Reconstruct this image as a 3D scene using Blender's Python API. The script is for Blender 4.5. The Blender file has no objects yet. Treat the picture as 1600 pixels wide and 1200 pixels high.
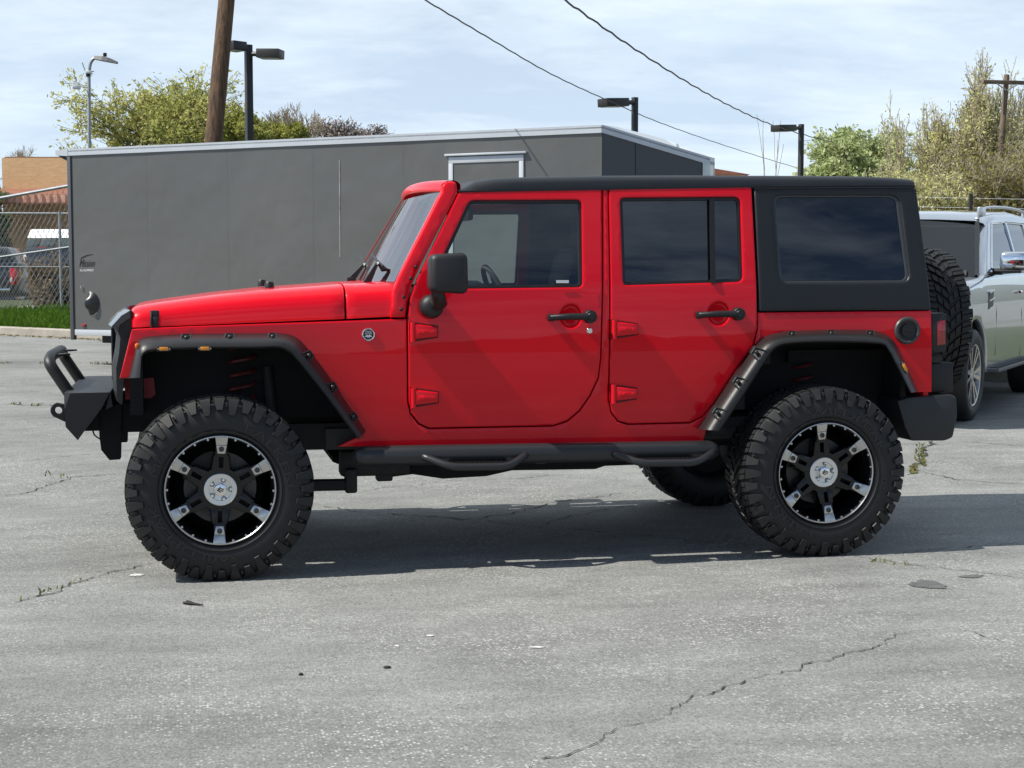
import bpy, bmesh, math, random
from math import sin, cos, tan, pi, radians, sqrt, atan2
from mathutils import Vector as V, Matrix
from mathutils.geometry import delaunay_2d_cdt
random.seed(7)
scene = bpy.context.scene
COL = scene.collection

# ------------------------------------------------------------------ camera, sky, sun, exposure
CAM = V((-0.1112, -7.9088, 1.3886)); YAW = 0.2088135; PIT = 0.07109857; FPX = 2350.48
cd = bpy.data.cameras.new('camera'); cam = bpy.data.objects.new('camera', cd); COL.objects.link(cam)
cam.location = CAM; cam.rotation_euler = (pi/2 - PIT, 0, -YAW)
cd.sensor_width = 36.0; cd.lens = 36.0*FPX/1600; cd.clip_end = 3000; cd.clip_start = 0.05
scene.camera = cam
SUN_EL = radians(49); SUN_DIR = V((1.0, 0.06, -1.2)).normalized()      # direction the light travels
SUN_ROT = atan2(-SUN_DIR.x, -SUN_DIR.y)
w = bpy.data.worlds.new("World"); scene.world = w; w.use_nodes = True
nt = w.node_tree; nt.nodes.clear()
def N(t, **k):
    n = nt.nodes.new(t)
    for a, b in k.items(): setattr(n, a, b)
    return n
out = N('ShaderNodeOutputWorld'); bg = N('ShaderNodeBackground'); sky = N('ShaderNodeTexSky')
sky.sky_type = 'NISHITA'; sky.sun_disc = False; sky.sun_elevation = SUN_EL; sky.sun_rotation = SUN_ROT
sky.air_density = 0.65; sky.dust_density = 0.8; sky.ozone_density = 1.5; sky.altitude = 1300
tc = N('ShaderNodeTexCoord'); sep = N('ShaderNodeSeparateXYZ'); nt.links.new(tc.outputs['Generated'], sep.inputs[0])
zc = N('ShaderNodeMath', operation='MAXIMUM'); zc.inputs[1].default_value = 0.0; nt.links.new(sep.outputs['Z'], zc.inputs[0])
zd = N('ShaderNodeMath', operation='ADD'); zd.inputs[1].default_value = 0.14; nt.links.new(zc.outputs[0], zd.inputs[0])
dx = N('ShaderNodeMath', operation='DIVIDE'); dy = N('ShaderNodeMath', operation='DIVIDE')
for d_, s_ in ((dx, 'X'), (dy, 'Y')):
    nt.links.new(sep.outputs[s_], d_.inputs[0]); nt.links.new(zd.outputs[0], d_.inputs[1])
cmb = N('ShaderNodeCombineXYZ'); nt.links.new(dx.outputs[0], cmb.inputs[0]); nt.links.new(dy.outputs[0], cmb.inputs[1])
mp = N('ShaderNodeMapping'); mp.inputs['Rotation'].default_value = (0, 0, 0.16); mp.inputs['Scale'].default_value = (0.8, 1.0, 1); mp.inputs['Location'].default_value = (3.6, 2.6, 0)
nt.links.new(cmb.outputs[0], mp.inputs[0])
n1 = N('ShaderNodeTexNoise'); n1.inputs['Scale'].default_value = 0.85; n1.inputs['Detail'].default_value = 8; n1.inputs['Roughness'].default_value = 0.58; n1.inputs['Distortion'].default_value = 0.5
n2 = N('ShaderNodeTexNoise'); n2.inputs['Scale'].default_value = 3.6; n2.inputs['Detail'].default_value = 6; n2.inputs['Roughness'].default_value = 0.6; n2.inputs['Distortion'].default_value = 0.25
nt.links.new(mp.outputs[0], n1.inputs['Vector']); nt.links.new(mp.outputs[0], n2.inputs['Vector'])
mixn = N('ShaderNodeMath', operation='MULTIPLY_ADD'); mixn.inputs[1].default_value = 0.38
nt.links.new(n2.outputs['Fac'], mixn.inputs[0]); nt.links.new(n1.outputs['Fac'], mixn.inputs[2])
cr = N('ShaderNodeMapRange'); cr.inputs['From Min'].default_value = 0.60; cr.inputs['From Max'].default_value = 0.82
side_ = N('ShaderNodeMapRange'); side_.inputs['From Min'].default_value = -0.35; side_.inputs['From Max'].default_value = 0.55; side_.inputs['To Min'].default_value = 0.0; side_.inputs['To Max'].default_value = 0.50
nt.links.new(sep.outputs['Y'], side_.inputs['Value'])
thin = N('ShaderNodeMath', operation='MULTIPLY_ADD'); thin.inputs[1].default_value = 0.17; thin.inputs[2].default_value = -0.085; nt.links.new(side_.outputs[0], thin.inputs[0])      # clearer sky away from the trailer
cov = N('ShaderNodeMath', operation='ADD'); nt.links.new(mixn.outputs[0], cov.inputs[0]); nt.links.new(thin.outputs[0], cov.inputs[1]); nt.links.new(cov.outputs[0], cr.inputs['Value'])
cl = N('ShaderNodeValToRGB'); cl.color_ramp.elements[0].position = 0.0; cl.color_ramp.elements[1].position = 1.0
CLOUD_MIX = N('ShaderNodeMix', data_type='RGBA')
CLOUD_MIX.inputs[7].default_value = (8.1, 9.15, 10.0, 1)
fac = N('ShaderNodeMapRange'); fac.inputs['To Min'].default_value = 0.30; fac.inputs['To Max'].default_value = 0.84
nt.links.new(cr.outputs[0], fac.inputs['Value']); nt.links.new(fac.outputs[0], CLOUD_MIX.inputs[0])
nt.links.new(side_.outputs[0], fac.inputs['To Min'])
nt.links.new(sky.outputs[0], CLOUD_MIX.inputs[6]); nt.links.new(CLOUD_MIX.outputs[2], bg.inputs['Color'])
# darker blue-grey cloud bases
n3 = N('ShaderNodeTexNoise'); n3.inputs['Scale'].default_value = 1.5; n3.inputs['Detail'].default_value = 7; n3.inputs['Roughness'].default_value = 0.62; n3.inputs['Distortion'].default_value = 0.35
mp2 = N('ShaderNodeMapping'); mp2.inputs['Scale'].default_value = (0.8, 1.25, 1); mp2.inputs['Location'].default_value = (8.3, -2.2, 0); mp2.inputs['Rotation'].default_value = (0, 0, 0.1)
nt.links.new(cmb.outputs[0], mp2.inputs[0]); nt.links.new(mp2.outputs[0], n3.inputs['Vector'])
cr3 = N('ShaderNodeMapRange'); cr3.inputs['From Min'].default_value = 0.48; cr3.inputs['From Max'].default_value = 0.70; cr3.inputs['To Max'].default_value = 0.75
nt.links.new(n3.outputs['Fac'], cr3.inputs['Value'])
mix2 = N('ShaderNodeMix', data_type='RGBA'); mix2.inputs[7].default_value = (5.5, 6.8, 8.2, 1)
nt.links.new(cr3.outputs[0], mix2.inputs[0]); nt.links.new(CLOUD_MIX.outputs[2], mix2.inputs[6]); nt.links.new(mix2.outputs[2], bg.inputs['Color'])
bg.inputs['Strength'].default_value = 0.09
nt.links.new(bg.outputs[0], out.inputs['Surface'])
sl = bpy.data.lights.new('sun', 'SUN'); sun = bpy.data.objects.new('sun', sl); COL.objects.link(sun)
sl.energy = 4.5; sl.angle = radians(0.5); sl.color = (1.0, 0.955, 0.87)
sun.rotation_euler = SUN_DIR.to_track_quat('-Z', 'Y').to_euler()
vs = scene.view_settings; vs.view_transform = 'Standard'; vs.look = 'None'; vs.gamma = 1; vs.use_curve_mapping = False; vs.exposure = 0.42

# ------------------------------------------------------------------ picture -> place
FW = V((sin(YAW)*cos(PIT), cos(YAW)*cos(PIT), -sin(PIT))); RT = V((cos(YAW), -sin(YAW), 0)); UP = RT.cross(FW)
def ray(px, py): return FW + RT*((px-800)/FPX) + UP*((600-py)/FPX)
def D(px, py, depth): return CAM + ray(px, py)*depth
def PY(px, py, y):
    r = ray(px, py); return CAM + r*((y-CAM.y)/r.y)
def gz(x, y): return 0.022*min(max(y-1.5, 0), 36)
def G(px, py):
    r = ray(px, py); t = 10
    for _ in range(60):
        p = CAM + r*t; t = (gz(p.x, p.y)-CAM.z)/r.z*0.5 + t*0.5
    return CAM + r*t
def GD(px, d):
    p = D(px, 432, d); return V((p.x, p.y, gz(p.x, p.y)))
# side profile of the car body: half width against height
_prof = [0.79]
def _phi(z):
    ks = [(0.4, -2.0), (0.75, -0.8), (1.0, 1.2), (1.2, 3.0), (1.32, 5.0), (1.38, 8.5), (1.7, 9.5), (2.2, 10)]
    for (a, b), (c, d) in zip(ks, ks[1:]):
        if a <= z <= c: return b + (d-b)*(z-a)/(c-a)
    return ks[0][1] if z < ks[0][0] else 10
_tab = []
_w = 0.0
for i in range(0, 900):
    z = 0.4+i*0.002; _tab.append(_w); _w += 0.002*tan(radians(_phi(z)))
_ref = _tab[int((1.0-0.4)/0.002)]
def ys(z):
    f = min(max((z-0.4)/0.002, 0), 898); i = int(f)
    return -0.79 + (_tab[i] + (_tab[i+1]-_tab[i])*(f-i)) - _ref
def S(px, py, off=0.0):
    y = -0.79
    for _ in range(8):
        p = PY(px, py, y); y = ys(p.z)+off
    return PY(px, py, y)

# ------------------------------------------------------------------ materials
MATS = {}
def mat(name, col, rough=0.5, metal=0.0, coat=0.0, spec=0.5, var=0.0, vscale=8.0, bump=0.0, bscale=200.0, rvar=0.0, emit=None):
    if name in MATS: return MATS[name]
    m = bpy.data.materials.new(name); m.use_nodes = True; t = m.node_tree
    b = t.nodes['Principled BSDF']
    b.inputs['Base Color'].default_value = (*col, 1); b.inputs['Roughness'].default_value = rough; b.inputs['Metallic'].default_value = metal
    b.inputs['Specular IOR Level'].default_value = spec
    if coat: b.inputs['Coat Weight'].default_value = coat; b.inputs['Coat Roughness'].default_value = 0.02
    tcn = t.nodes.new('ShaderNodeTexCoord')
    if var or rvar:
        n = t.nodes.new('ShaderNodeTexNoise'); n.inputs['Scale'].default_value = vscale; n.inputs['Detail'].default_value = 6; n.inputs['Roughness'].default_value = 0.65
        t.links.new(tcn.outputs['Object'], n.inputs['Vector'])
        if var:
            r = t.nodes.new('ShaderNodeMapRange'); r.inputs['From Min'].default_value = 0.3; r.inputs['From Max'].default_value = 0.7
            r.inputs['To Min'].default_value = 1-var; r.inputs['To Max'].default_value = 1+var
            t.links.new(n.outputs['Fac'], r.inputs['Value'])
            mx = t.nodes.new('ShaderNodeMix'); mx.data_type = 'RGBA'; mx.blend_type = 'MULTIPLY'; mx.inputs[0].default_value = 1
            mx.inputs[6].default_value = (*col, 1); t.links.new(r.outputs[0], mx.inputs[7]); t.links.new(mx.outputs[2], b.inputs['Base Color'])
        if rvar:
            r2 = t.nodes.new('ShaderNodeMapRange'); r2.inputs['From Min'].default_value = 0.3; r2.inputs['From Max'].default_value = 0.7
            r2.inputs['To Min'].default_value = max(rough-rvar, 0); r2.inputs['To Max'].default_value = rough+rvar
            t.links.new(n.outputs['Fac'], r2.inputs['Value']); t.links.new(r2.outputs[0], b.inputs['Roughness'])
    if bump:
        nb = t.nodes.new('ShaderNodeTexNoise'); nb.inputs['Scale'].default_value = bscale; nb.inputs['Detail'].default_value = 3
        t.links.new(tcn.outputs['Object'], nb.inputs['Vector'])
        bp = t.nodes.new('ShaderNodeBump'); bp.inputs['Strength'].default_value = 1.0; bp.inputs['Distance'].default_value = bump
        t.links.new(nb.outputs['Fac'], bp.inputs['Height']); t.links.new(bp.outputs['Normal'], b.inputs['Normal'])
    if emit: b.inputs['Emission Color'].default_value = (*emit[0], 1); b.inputs['Emission Strength'].default_value = emit[1]
    MATS[name] = m; return m
def glass(name, tint, ior=1.5, rough=0.0, bump=0.0008):
    m = bpy.data.materials.new(name); m.use_nodes = True; t = m.node_tree; t.nodes.clear()
    o = t.nodes.new('ShaderNodeOutputMaterial'); fr = t.nodes.new('ShaderNodeFresnel'); fr.inputs['IOR'].default_value = ior
    ge = t.nodes.new('ShaderNodeNewGeometry'); ex = t.nodes.new('ShaderNodeMath'); ex.operation = 'MULTIPLY_ADD'; ex.inputs[1].default_value = -2; ex.inputs[2].default_value = 1; t.links.new(ge.outputs['Backfacing'], ex.inputs[0])
    pw = t.nodes.new('ShaderNodeMath'); pw.operation = 'POWER'; pw.inputs[0].default_value = ior; t.links.new(ex.outputs[0], pw.inputs[1]); t.links.new(pw.outputs[0], fr.inputs['IOR'])     # same reflection from either side
    tr = t.nodes.new('ShaderNodeBsdfTransparent'); tr.inputs['Color'].default_value = (*tint, 1)
    gl = t.nodes.new('ShaderNodeBsdfGlossy'); gl.inputs['Roughness'].default_value = rough; gl.inputs['Color'].default_value = (1, 1, 1, 1)
    mx = t.nodes.new('ShaderNodeMixShader')
    if bump:
        tcn = t.nodes.new('ShaderNodeTexCoord'); nb = t.nodes.new('ShaderNodeTexNoise'); nb.inputs['Scale'].default_value = 3; nb.inputs['Detail'].default_value = 1
        t.links.new(tcn.outputs['Object'], nb.inputs['Vector'])
        bp = t.nodes.new('ShaderNodeBump'); bp.inputs['Strength'].default_value = 1.0; bp.inputs['Distance'].default_value = bump
        t.links.new(nb.outputs['Fac'], bp.inputs['Height']); t.links.new(bp.outputs['Normal'], gl.inputs['Normal'])
    t.links.new(fr.outputs[0], mx.inputs[0]); t.links.new(tr.outputs[0], mx.inputs[1]); t.links.new(gl.outputs[0], mx.inputs[2]); t.links.new(mx.outputs[0], o.inputs[0])
    return m
RED = mat('red_paint', (0.70, 0.0040, 0.015), 0.35, coat=0.6, bump=0.0011, bscale=2.4, spec=0.06)
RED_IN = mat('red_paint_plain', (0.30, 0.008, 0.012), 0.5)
BLK = mat('black_textured_plastic', (0.010, 0.0105, 0.0115), 0.5, bump=0.0006, bscale=420, var=0.15, vscale=6)
TOPM = mat('black_hard_top', (0.0065, 0.0085, 0.0115), 0.46, bump=0.0005, bscale=500, var=0.1, vscale=3, rvar=0.05)
FLARE = mat('black_flare_plastic', (0.012, 0.012, 0.012), 0.42, bump=0.0005, bscale=350, var=0.15, vscale=9)
POWDER = mat('black_powder_coat', (0.009, 0.009, 0.0095), 0.48, bump=0.0004, bscale=500)
DARK = mat('dark_underbody', (0.004, 0.0045, 0.0055), 0.85, var=0.4, vscale=7)
FRAMEM = mat('frame_metal', (0.012, 0.0115, 0.011), 0.65, var=0.4, vscale=14)
SEAL = mat('black_rubber_seal', (0.008, 0.008, 0.009), 0.45)
RUB = mat('tyre_rubber', (0.010, 0.0103, 0.0105), 0.6, var=0.6, vscale=7, bump=0.0006, bscale=160, rvar=0.12)
RUBTXT = mat('tyre_raised_letters', (0.016, 0.016, 0.017), 0.36)
RIMB = mat('gloss_black_rim', (0.005, 0.005, 0.0055), 0.25, coat=0.3, spec=.3)
MACH = mat('machined_aluminium', (0.52, 0.52, 0.51), 0.30, metal=1.0, rvar=0.08, vscale=40)
CHROME = mat('chrome', (0.8, 0.8, 0.8), 0.07, metal=1.0)
BRAKE = mat('cast_steel', (0.10, 0.095, 0.09), 0.55, metal=0.7, var=0.3, vscale=20)
AMBER = mat('amber_lens', (0.75, 0.27, 0.015), 0.2, coat=0.5)
REDL = mat('red_lens', (0.32, 0.006, 0.012), 0.15, coat=1.0)
WHITE = mat('white_trim', (0.78, 0.79, 0.8), 0.4, var=0.05, vscale=5)
GALV = mat('galvanised_steel', (0.33, 0.35, 0.37), 0.45, metal=0.4, var=0.2, vscale=12)
SEATM = mat('dark_seat_cloth', (0.02, 0.02, 0.021), 0.8, bump=0.001, bscale=120)
G_FRONT = glass('light_tint_glass', (0.85, 0.92, 0.90), ior=1.72)
G_DARK = glass('dark_tint_glass', (0.006, 0.008, 0.012), ior=1.85)
G_WIND = glass('windscreen_glass', (0.66, 0.72, 0.73), ior=5.0)

# ------------------------------------------------------------------ object helpers
def origin(o):
    v = V((0, 0, 0))
    while o: v = v + o.location; o = o.parent
    return v
def obj(name, bm, m, parent=None, smooth=38, local=False):
    me = bpy.data.meshes.new(name)
    if parent and not local:
        bmesh.ops.translate(bm, vec=-origin(parent), verts=bm.verts)
    bm.to_mesh(me); bm.free()
    o = bpy.data.objects.new(name, me); COL.objects.link(o)
    for mm in (m if isinstance(m, (list, tuple)) else [m]): me.materials.append(mm)
    if smooth:
        me.polygons.foreach_set('use_smooth', [True]*len(me.polygons)); me.set_sharp_from_angle(angle=radians(smooth))
    if parent: o.parent = parent
    return o
def pyobj(name, vs_, fs, m, parent=None, smooth=False, mi=None):
    me = bpy.data.meshes.new(name)
    if parent:
        og = origin(parent); vs_ = [(v[0]-og.x, v[1]-og.y, v[2]-og.z) for v in vs_]
    me.from_pydata([tuple(v) for v in vs_], [], fs); me.update()
    o = bpy.data.objects.new(name, me); COL.objects.link(o)
    for mm in (m if isinstance(m, (list, tuple)) else [m]): me.materials.append(mm)
    if mi: me.polygons.foreach_set('material_index', mi)
    if smooth: me.polygons.foreach_set('use_smooth', [True]*len(me.polygons))
    if parent: o.parent = parent
    return o
def tag(o, label=None, cat=None, group=None, kind=None):
    if label: o['label'] = label
    if cat: o['category'] = cat
    if group: o['group'] = group
    if kind: o['kind'] = kind
    return o
def thing(name, label, cat, loc=(0, 0, 0), group=None):
    o = bpy.data.objects.new(name, None); COL.objects.link(o); o.location = loc; o.empty_display_size = 0.2
    return tag(o, label, cat, group)
def dup(o, parent=None, loc=None, rot=None):
    c = o.copy(); COL.objects.link(c)
    if parent: c.parent = parent
    if loc is not None: c.location = loc
    if rot is not None: c.rotation_euler = rot
    for ch in [x for x in bpy.data.objects if x.parent is o]: dup(ch, c)
    return c

def box(bm, c, s, R=None, bev=0.0, seg=2, taper=None):
    r = bmesh.ops.create_cube(bm, size=1.0); vs_ = r['verts']
    for v in vs_:
        v.co = V((v.co.x*s[0], v.co.y*s[1], v.co.z*s[2]))
        if taper and v.co.z > 0: v.co.x *= taper[0]; v.co.y *= taper[1]
    if bev:
        es = list({e for v in vs_ for e in v.link_edges})
        g = bmesh.ops.bevel(bm, geom=es, offset=bev, segments=seg, affect='EDGES', profile=0.5)
        vs_ = list({v for f in g['faces'] for v in f.verts} | {v for v in vs_ if v.is_valid})
    for v in vs_:
        if R: v.co = R @ v.co
        v.co += V(c)
    return vs_
def tube(bm, pts, r, n=10, caps=True):
    pts = [V(p) for p in pts]; k = len(pts); rs = r if isinstance(r, (list, tuple)) else [r]*k
    rings = []; up = None
    for i, p in enumerate(pts):
        t = (pts[min(i+1, k-1)]-pts[max(i-1, 0)]).normalized()
        if up is None:
            up = t.cross(V((0, 0, 1)));
            if up.length < 0.05: up = t.cross(V((1, 0, 0)))
            up.normalize()
        else:
            up = (up - t*up.dot(t)).normalized()
        b = t.cross(up)
        rings.append([bm.verts.new(p + (up*cos(2*pi*j/n) + b*sin(2*pi*j/n))*rs[i]) for j in range(n)])
    for a, b in zip(rings, rings[1:]):
        for j in range(n): bm.faces.new((a[j], a[(j+1) % n], b[(j+1) % n], b[j]))
    if caps: bm.faces.new(rings[0][::-1]); bm.faces.new(rings[-1])
def curve_pts(pts, n=6):
    pts = [V(p) for p in pts]; o = []
    for i in range(len(pts)-1):
        p0 = pts[max(i-1, 0)]; p1 = pts[i]; p2 = pts[i+1]; p3 = pts[min(i+2, len(pts)-1)]
        for j in range(n):
            t = j/n; o.append(0.5*((2*p1)+(p2-p0)*t+(2*p0-5*p1+4*p2-p3)*t*t+(3*p1-p0-3*p2+p3)*t**3))
    o.append(pts[-1]); return o
def fillet(pts, rad, n=5):
    """3-D polyline with rounded corners"""
    pts = [V(p) for p in pts]; o = [pts[0]]
    for a, b, c in zip(pts, pts[1:], pts[2:]):
        u = (a-b); v = (c-b); r = min(rad, u.length*0.45, v.length*0.45); p = b+u.normalized()*r; q = b+v.normalized()*r
        for j in range(n+1):
            t = j/n; o.append(p*(1-t)**2 + b*2*t*(1-t) + q*t*t)
    o.append(pts[-1]); return o
def lathe(bm, prof, c, axis='y', n=48, a0=0, a1=2*pi, closed=False):
    """prof: (radius, height along axis)"""
    full = abs(a1-a0-2*pi) < 1e-6; m = n if full else n+1; rings = []
    for r, h in prof:
        ring = []
        for j in range(m):
            a = a0+(a1-a0)*j/n; u, v = r*cos(a), r*sin(a)
            p = V((u, h, v)) if axis == 'y' else (V((u, v, h)) if axis == 'z' else V((h, u, v)))
            ring.append(bm.verts.new(p+V(c)))
        rings.append(ring)
    prs = list(zip(rings, rings[1:])) + ([(rings[-1], rings[0])] if closed else [])
    for a, b in prs:
        for j in range(n): bm.faces.new((a[j], a[(j+1) % m], b[(j+1) % m], b[j]))
    return rings
def prism(bm, front, off, bev=0.0):
    """closed polygon (3-D points) extruded by off (one vector, or a list of end points)"""
    a = [bm.verts.new(V(p)) for p in front]
    b = [bm.verts.new((V(p)+V(off)) if not isinstance(off, list) else V(q)) for p, q in zip(front, off if isinstance(off, list) else front)]
    n = len(a); fs = [bm.faces.new(a), bm.faces.new(b[::-1])]
    for i in range(n): fs.append(bm.faces.new((a[i], b[i], b[(i+1) % n], a[(i+1) % n])))
    bmesh.ops.recalc_face_normals(bm, faces=fs)
    if bev:
        bmesh.ops.bevel(bm, geom=list({e for f in fs for e in f.edges}), offset=bev, segments=2, affect='EDGES', profile=0.5)
def rp(pts, rad=0, n=6):
    """2-D closed polygon, corners rounded; a point is (x, y) or (x, y, radius)"""
    o = []; k = len(pts)
    for i in range(k):
        b = pts[i]; r = b[2] if len(b) > 2 else rad
        if r <= 0: o.append((b[0], b[1])); continue
        a = pts[i-1]; c = pts[(i+1) % k]
        ux, uy = a[0]-b[0], a[1]-b[1]; vx, vy = c[0]-b[0], c[1]-b[1]; lu = math.hypot(ux, uy); lv = math.hypot(vx, vy)
        r = min(r, lu*0.48, lv*0.48); P0 = (b[0]+ux/lu*r, b[1]+uy/lu*r); P1 = (b[0]+vx/lv*r, b[1]+vy/lv*r)
        for j in range(n+1):
            t = j/n; o.append(tuple(P0[q]*(1-t)**2+b[q]*2*t*(1-t)+P1[q]*t*t for q in (0, 1)))
    return o
def area2(p): return sum(p[i-1][0]*p[i][1]-p[i][0]*p[i-1][1] for i in range(len(p)))*0.5
def dense(p, step):
    o = []
    for i in range(len(p)):
        a = p[i]; b = p[(i+1) % len(p)]; L = math.hypot(b[0]-a[0], b[1]-a[1]); k = max(1, int(L/step))
        for j in range(k): o.append((a[0]+(b[0]-a[0])*j/k, a[1]+(b[1]-a[1])*j/k))
    return o
def clean(p, e=1e-4):
    o = []
    for q in p:
        if not o or math.hypot(q[0]-o[-1][0], q[1]-o[-1][1]) > e: o.append(q)
    if math.hypot(o[0][0]-o[-1][0], o[0][1]-o[-1][1]) < e: o.pop()
    return o
def inset(p, d):
    o = []; k = len(p)
    for i in range(k):
        a, b, c = p[i-1], p[i], p[(i+1) % k]
        n1_ = (-(b[1]-a[1]), b[0]-a[0]); n2_ = (-(c[1]-b[1]), c[0]-b[0]); l1 = math.hypot(*n1_) or 1; l2 = math.hypot(*n2_) or 1
        nx, ny = n1_[0]/l1+n2_[0]/l2, n1_[1]/l1+n2_[1]/l2; L = math.hypot(nx, ny) or 1; nx, ny = nx/L, ny/L
        m = d/max(0.5, nx*n1_[0]/l1+ny*n1_[1]/l1); o.append((b[0]+nx*m, b[1]+ny*m))
    return o
def inside(pt, poly):
    x, y = pt; c = False; j = len(poly)-1
    for i in range(len(poly)):
        if (poly[i][1] > y) != (poly[j][1] > y) and x < (poly[j][0]-poly[i][0])*(y-poly[i][1])/(poly[j][1]-poly[i][1])+poly[i][0]: c = not c
        j = i
    return c
def plate(bm, outer, holes, mp_, thick=0.03, r=0.006, grid=0.06, flip=False, mirror=None):
    """a curved panel from a 2-D outline with holes; mp_(a, b, depth) maps into the place"""
    outer = clean(outer)
    if area2(outer) < 0: outer = outer[::-1]
    hs = []
    for h in holes:
        h = clean(h)
        if area2(h) > 0: h = h[::-1]
        hs.append(h)
    loops = [dense(l, grid) for l in [outer]+hs]; ins = [inset(l, r) for l in loops]
    pts = []; edges = []
    for l in ins:
        b0 = len(pts); pts += l; edges += [(b0+i, b0+(i+1) % len(l)) for i in range(len(l))]
    if r > .002:                                   # a supporting loop keeps the panel flat right up to its rounded edge
        for l in loops:
            q = inset(l, r*2.2); q = [p for p in q if all((p[0]-t[0])**2+(p[1]-t[1])**2 > (r*.8)**2 for u in ins for t in u)]; pts += q
    x0 = min(p[0] for p in pts); x1 = max(p[0] for p in pts); y0 = min(p[1] for p in pts); y1 = max(p[1] for p in pts)
    nx = int((x1-x0)/grid); ny = int((y1-y0)/grid)
    for i in range(1, nx+1):
        for j in range(1, ny+1):
            q = (x0+(x1-x0)*i/(nx+1)+0.0007*(j % 3), y0+(y1-y0)*j/(ny+1)+0.0005*(i % 3))
            if inside(q, ins[0]) and not any(inside(q, h) for h in ins[1:]) and min((q[0]-p[0])**2+(q[1]-p[1])**2 for l in ins for p in l) > (grid*0.35)**2: pts.append(q)
    vo, _, tris, *_r = delaunay_2d_cdt([V(p) for p in pts], edges, [], 0, 1e-6)
    fl = flip != bool(mirror)
    def mk(a, b, d):
        p = mp_(a, b, d); return bm.verts.new((p[0], -p[1], p[2]) if mirror else p)
    vm = [mk(p[0], p[1], 0.0) for p in vo]
    for t in tris:
        cx = sum(vo[i][0] for i in t)/3; cy = sum(vo[i][1] for i in t)/3
        if inside((cx, cy), ins[0]) and not any(inside((cx, cy), h) for h in ins[1:]):
            try: bm.faces.new([vm[i] for i in (t[::-1] if fl else t)])
            except ValueError: pass
    dead = []
    for l, q in zip(loops, ins):
        a = [mk(p[0], p[1], 0.0) for p in q]
        mid = [mk((p[0]*0.7+s[0]*0.3), (p[1]*0.7+s[1]*0.3), r*0.3) for p, s in zip(l, q)]
        b = [mk(p[0], p[1], r) for p in l]; c = [mk(p[0], p[1], max(thick, r*1.5)) for p in l]
        for u, v in ((a, mid), (mid, b), (b, c)):
            for i in range(len(l)):
                j = (i+1) % len(l); f = (v[i], v[j], u[j], u[i]); bm.faces.new(f[::-1] if fl else f)
    for v in vm:
        if not v.link_faces: dead.append(v)
    bmesh.ops.delete(bm, geom=dead, context='VERTS')
    bmesh.ops.remove_doubles(bm, verts=bm.verts, dist=1e-5)
def side(off=0.0): return lambda a, b, d: V((a, ys(b)-off+d, b))        # near side of the car body, proud by off
def sx(pts, rad=0, off=0.0, n=6): return [(q.x, q.z) for q in (S(p[0], p[1], off) for p in rp(pts, rad, n))]
def both(name, m, parent, outer, holes=[], off=0.0, **k):
    """the panel on the near side and its mirror image on the far side"""
    res = []
    for mir in (False, True):
        bm = bmesh.new(); plate(bm, outer, holes, side(off), mirror=mir, **k); res.append(obj(name, bm, m, parent, smooth=12 if k.get('r', 1) < .003 else 38))
    return res
def text_mesh(body, size, extrude=0.0):
    """letters as lists of 3-D points and faces"""
    cu = bpy.data.curves.new('lettering', 'FONT'); cu.body = body; cu.size = size; cu.extrude = extrude; cu.resolution_u = 3; cu.align_x = 'CENTER'
    o = bpy.data.objects.new('lettering', cu); COL.objects.link(o)
    dg = bpy.context.evaluated_depsgraph_get(); me = bpy.data.meshes.new_from_object(o.evaluated_get(dg))
    vs_ = [v.co.copy() for v in me.vertices]; fs = [tuple(p.vertices) for p in me.polygons]
    bpy.data.objects.remove(o); bpy.data.curves.remove(cu); bpy.data.meshes.remove(me)
    return vs_, fs

# ------------------------------------------------------------------ the red off-road car
WB = 2.947; TR = 0.428; HUB = 0.419; TO = 1.0
car = thing('off_road_car', 'red lifted four-door off-road car with black hard top and big knobbly tyres', 'car', (1.45, 0, 0))
# side outlines in the photograph, unprojected onto the curved side of the body
front_door_px = [(717.5, 300, 5), (940, 295.5, 5), (937.7, 560), (934, 590), (921, 617.5), (904.7, 641), (886, 657), (864, 664.5), (670, 668.5), (655, 661.5), (642.5, 645), (638.5, 626), (637.5, 497), (641, 466), (652, 436)]
rear_door_px = [(951.5, 295, 5), (1174, 291.5, 5), (1181.5, 436), (1182.5, 513), (1176.6, 541), (1147, 579), (1114, 630), (1097, 650), (1077.6, 659.6), (982, 662), (966, 657.5), (955.5, 643), (952, 622)]
win_f = [(733, 313, 9), (909, 312, 10), (910.5, 449, 8), (668, 452, 10)]
win_r = [(968.5, 309, 8), (1157, 307.5, 12), (1161, 440.5, 10), (973.5, 446, 8)]
flU = [(200, 591), (208, 560), (216, 532), (240, 525), (300, 522), (400, 521), (440, 521), (460, 526), (478, 541), (519, 595), (572, 674)]
flL = [(222, 590), (222, 570), (224, 556), (240, 549), (300, 546), (400, 545), (432, 544), (446, 548), (461, 560), (508, 618), (560, 687)]
rrU = [(1089, 670), (1118, 627), (1158, 568), (1184, 533), (1209, 521), (1250, 516.6), (1341, 515), (1378, 519.6), (1397, 533), (1411, 560.6), (1435, 612)]
rrL = [(1125, 673.5), (1147, 641), (1176.6, 595.5), (1198.6, 560.6), (1213, 544), (1235, 538), (1286, 535.7), (1371, 537.5), (1387, 548), (1400, 571.6), (1422, 614)]
mid = lambda A, B, t: [(a[0]+(b[0]-a[0])*t, a[1]+(b[1]-a[1])*t) for a, b in zip(A, B)]
def grow_px(L, d): return inset(L if area2(L) > 0 else L[::-1], -d)
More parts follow.
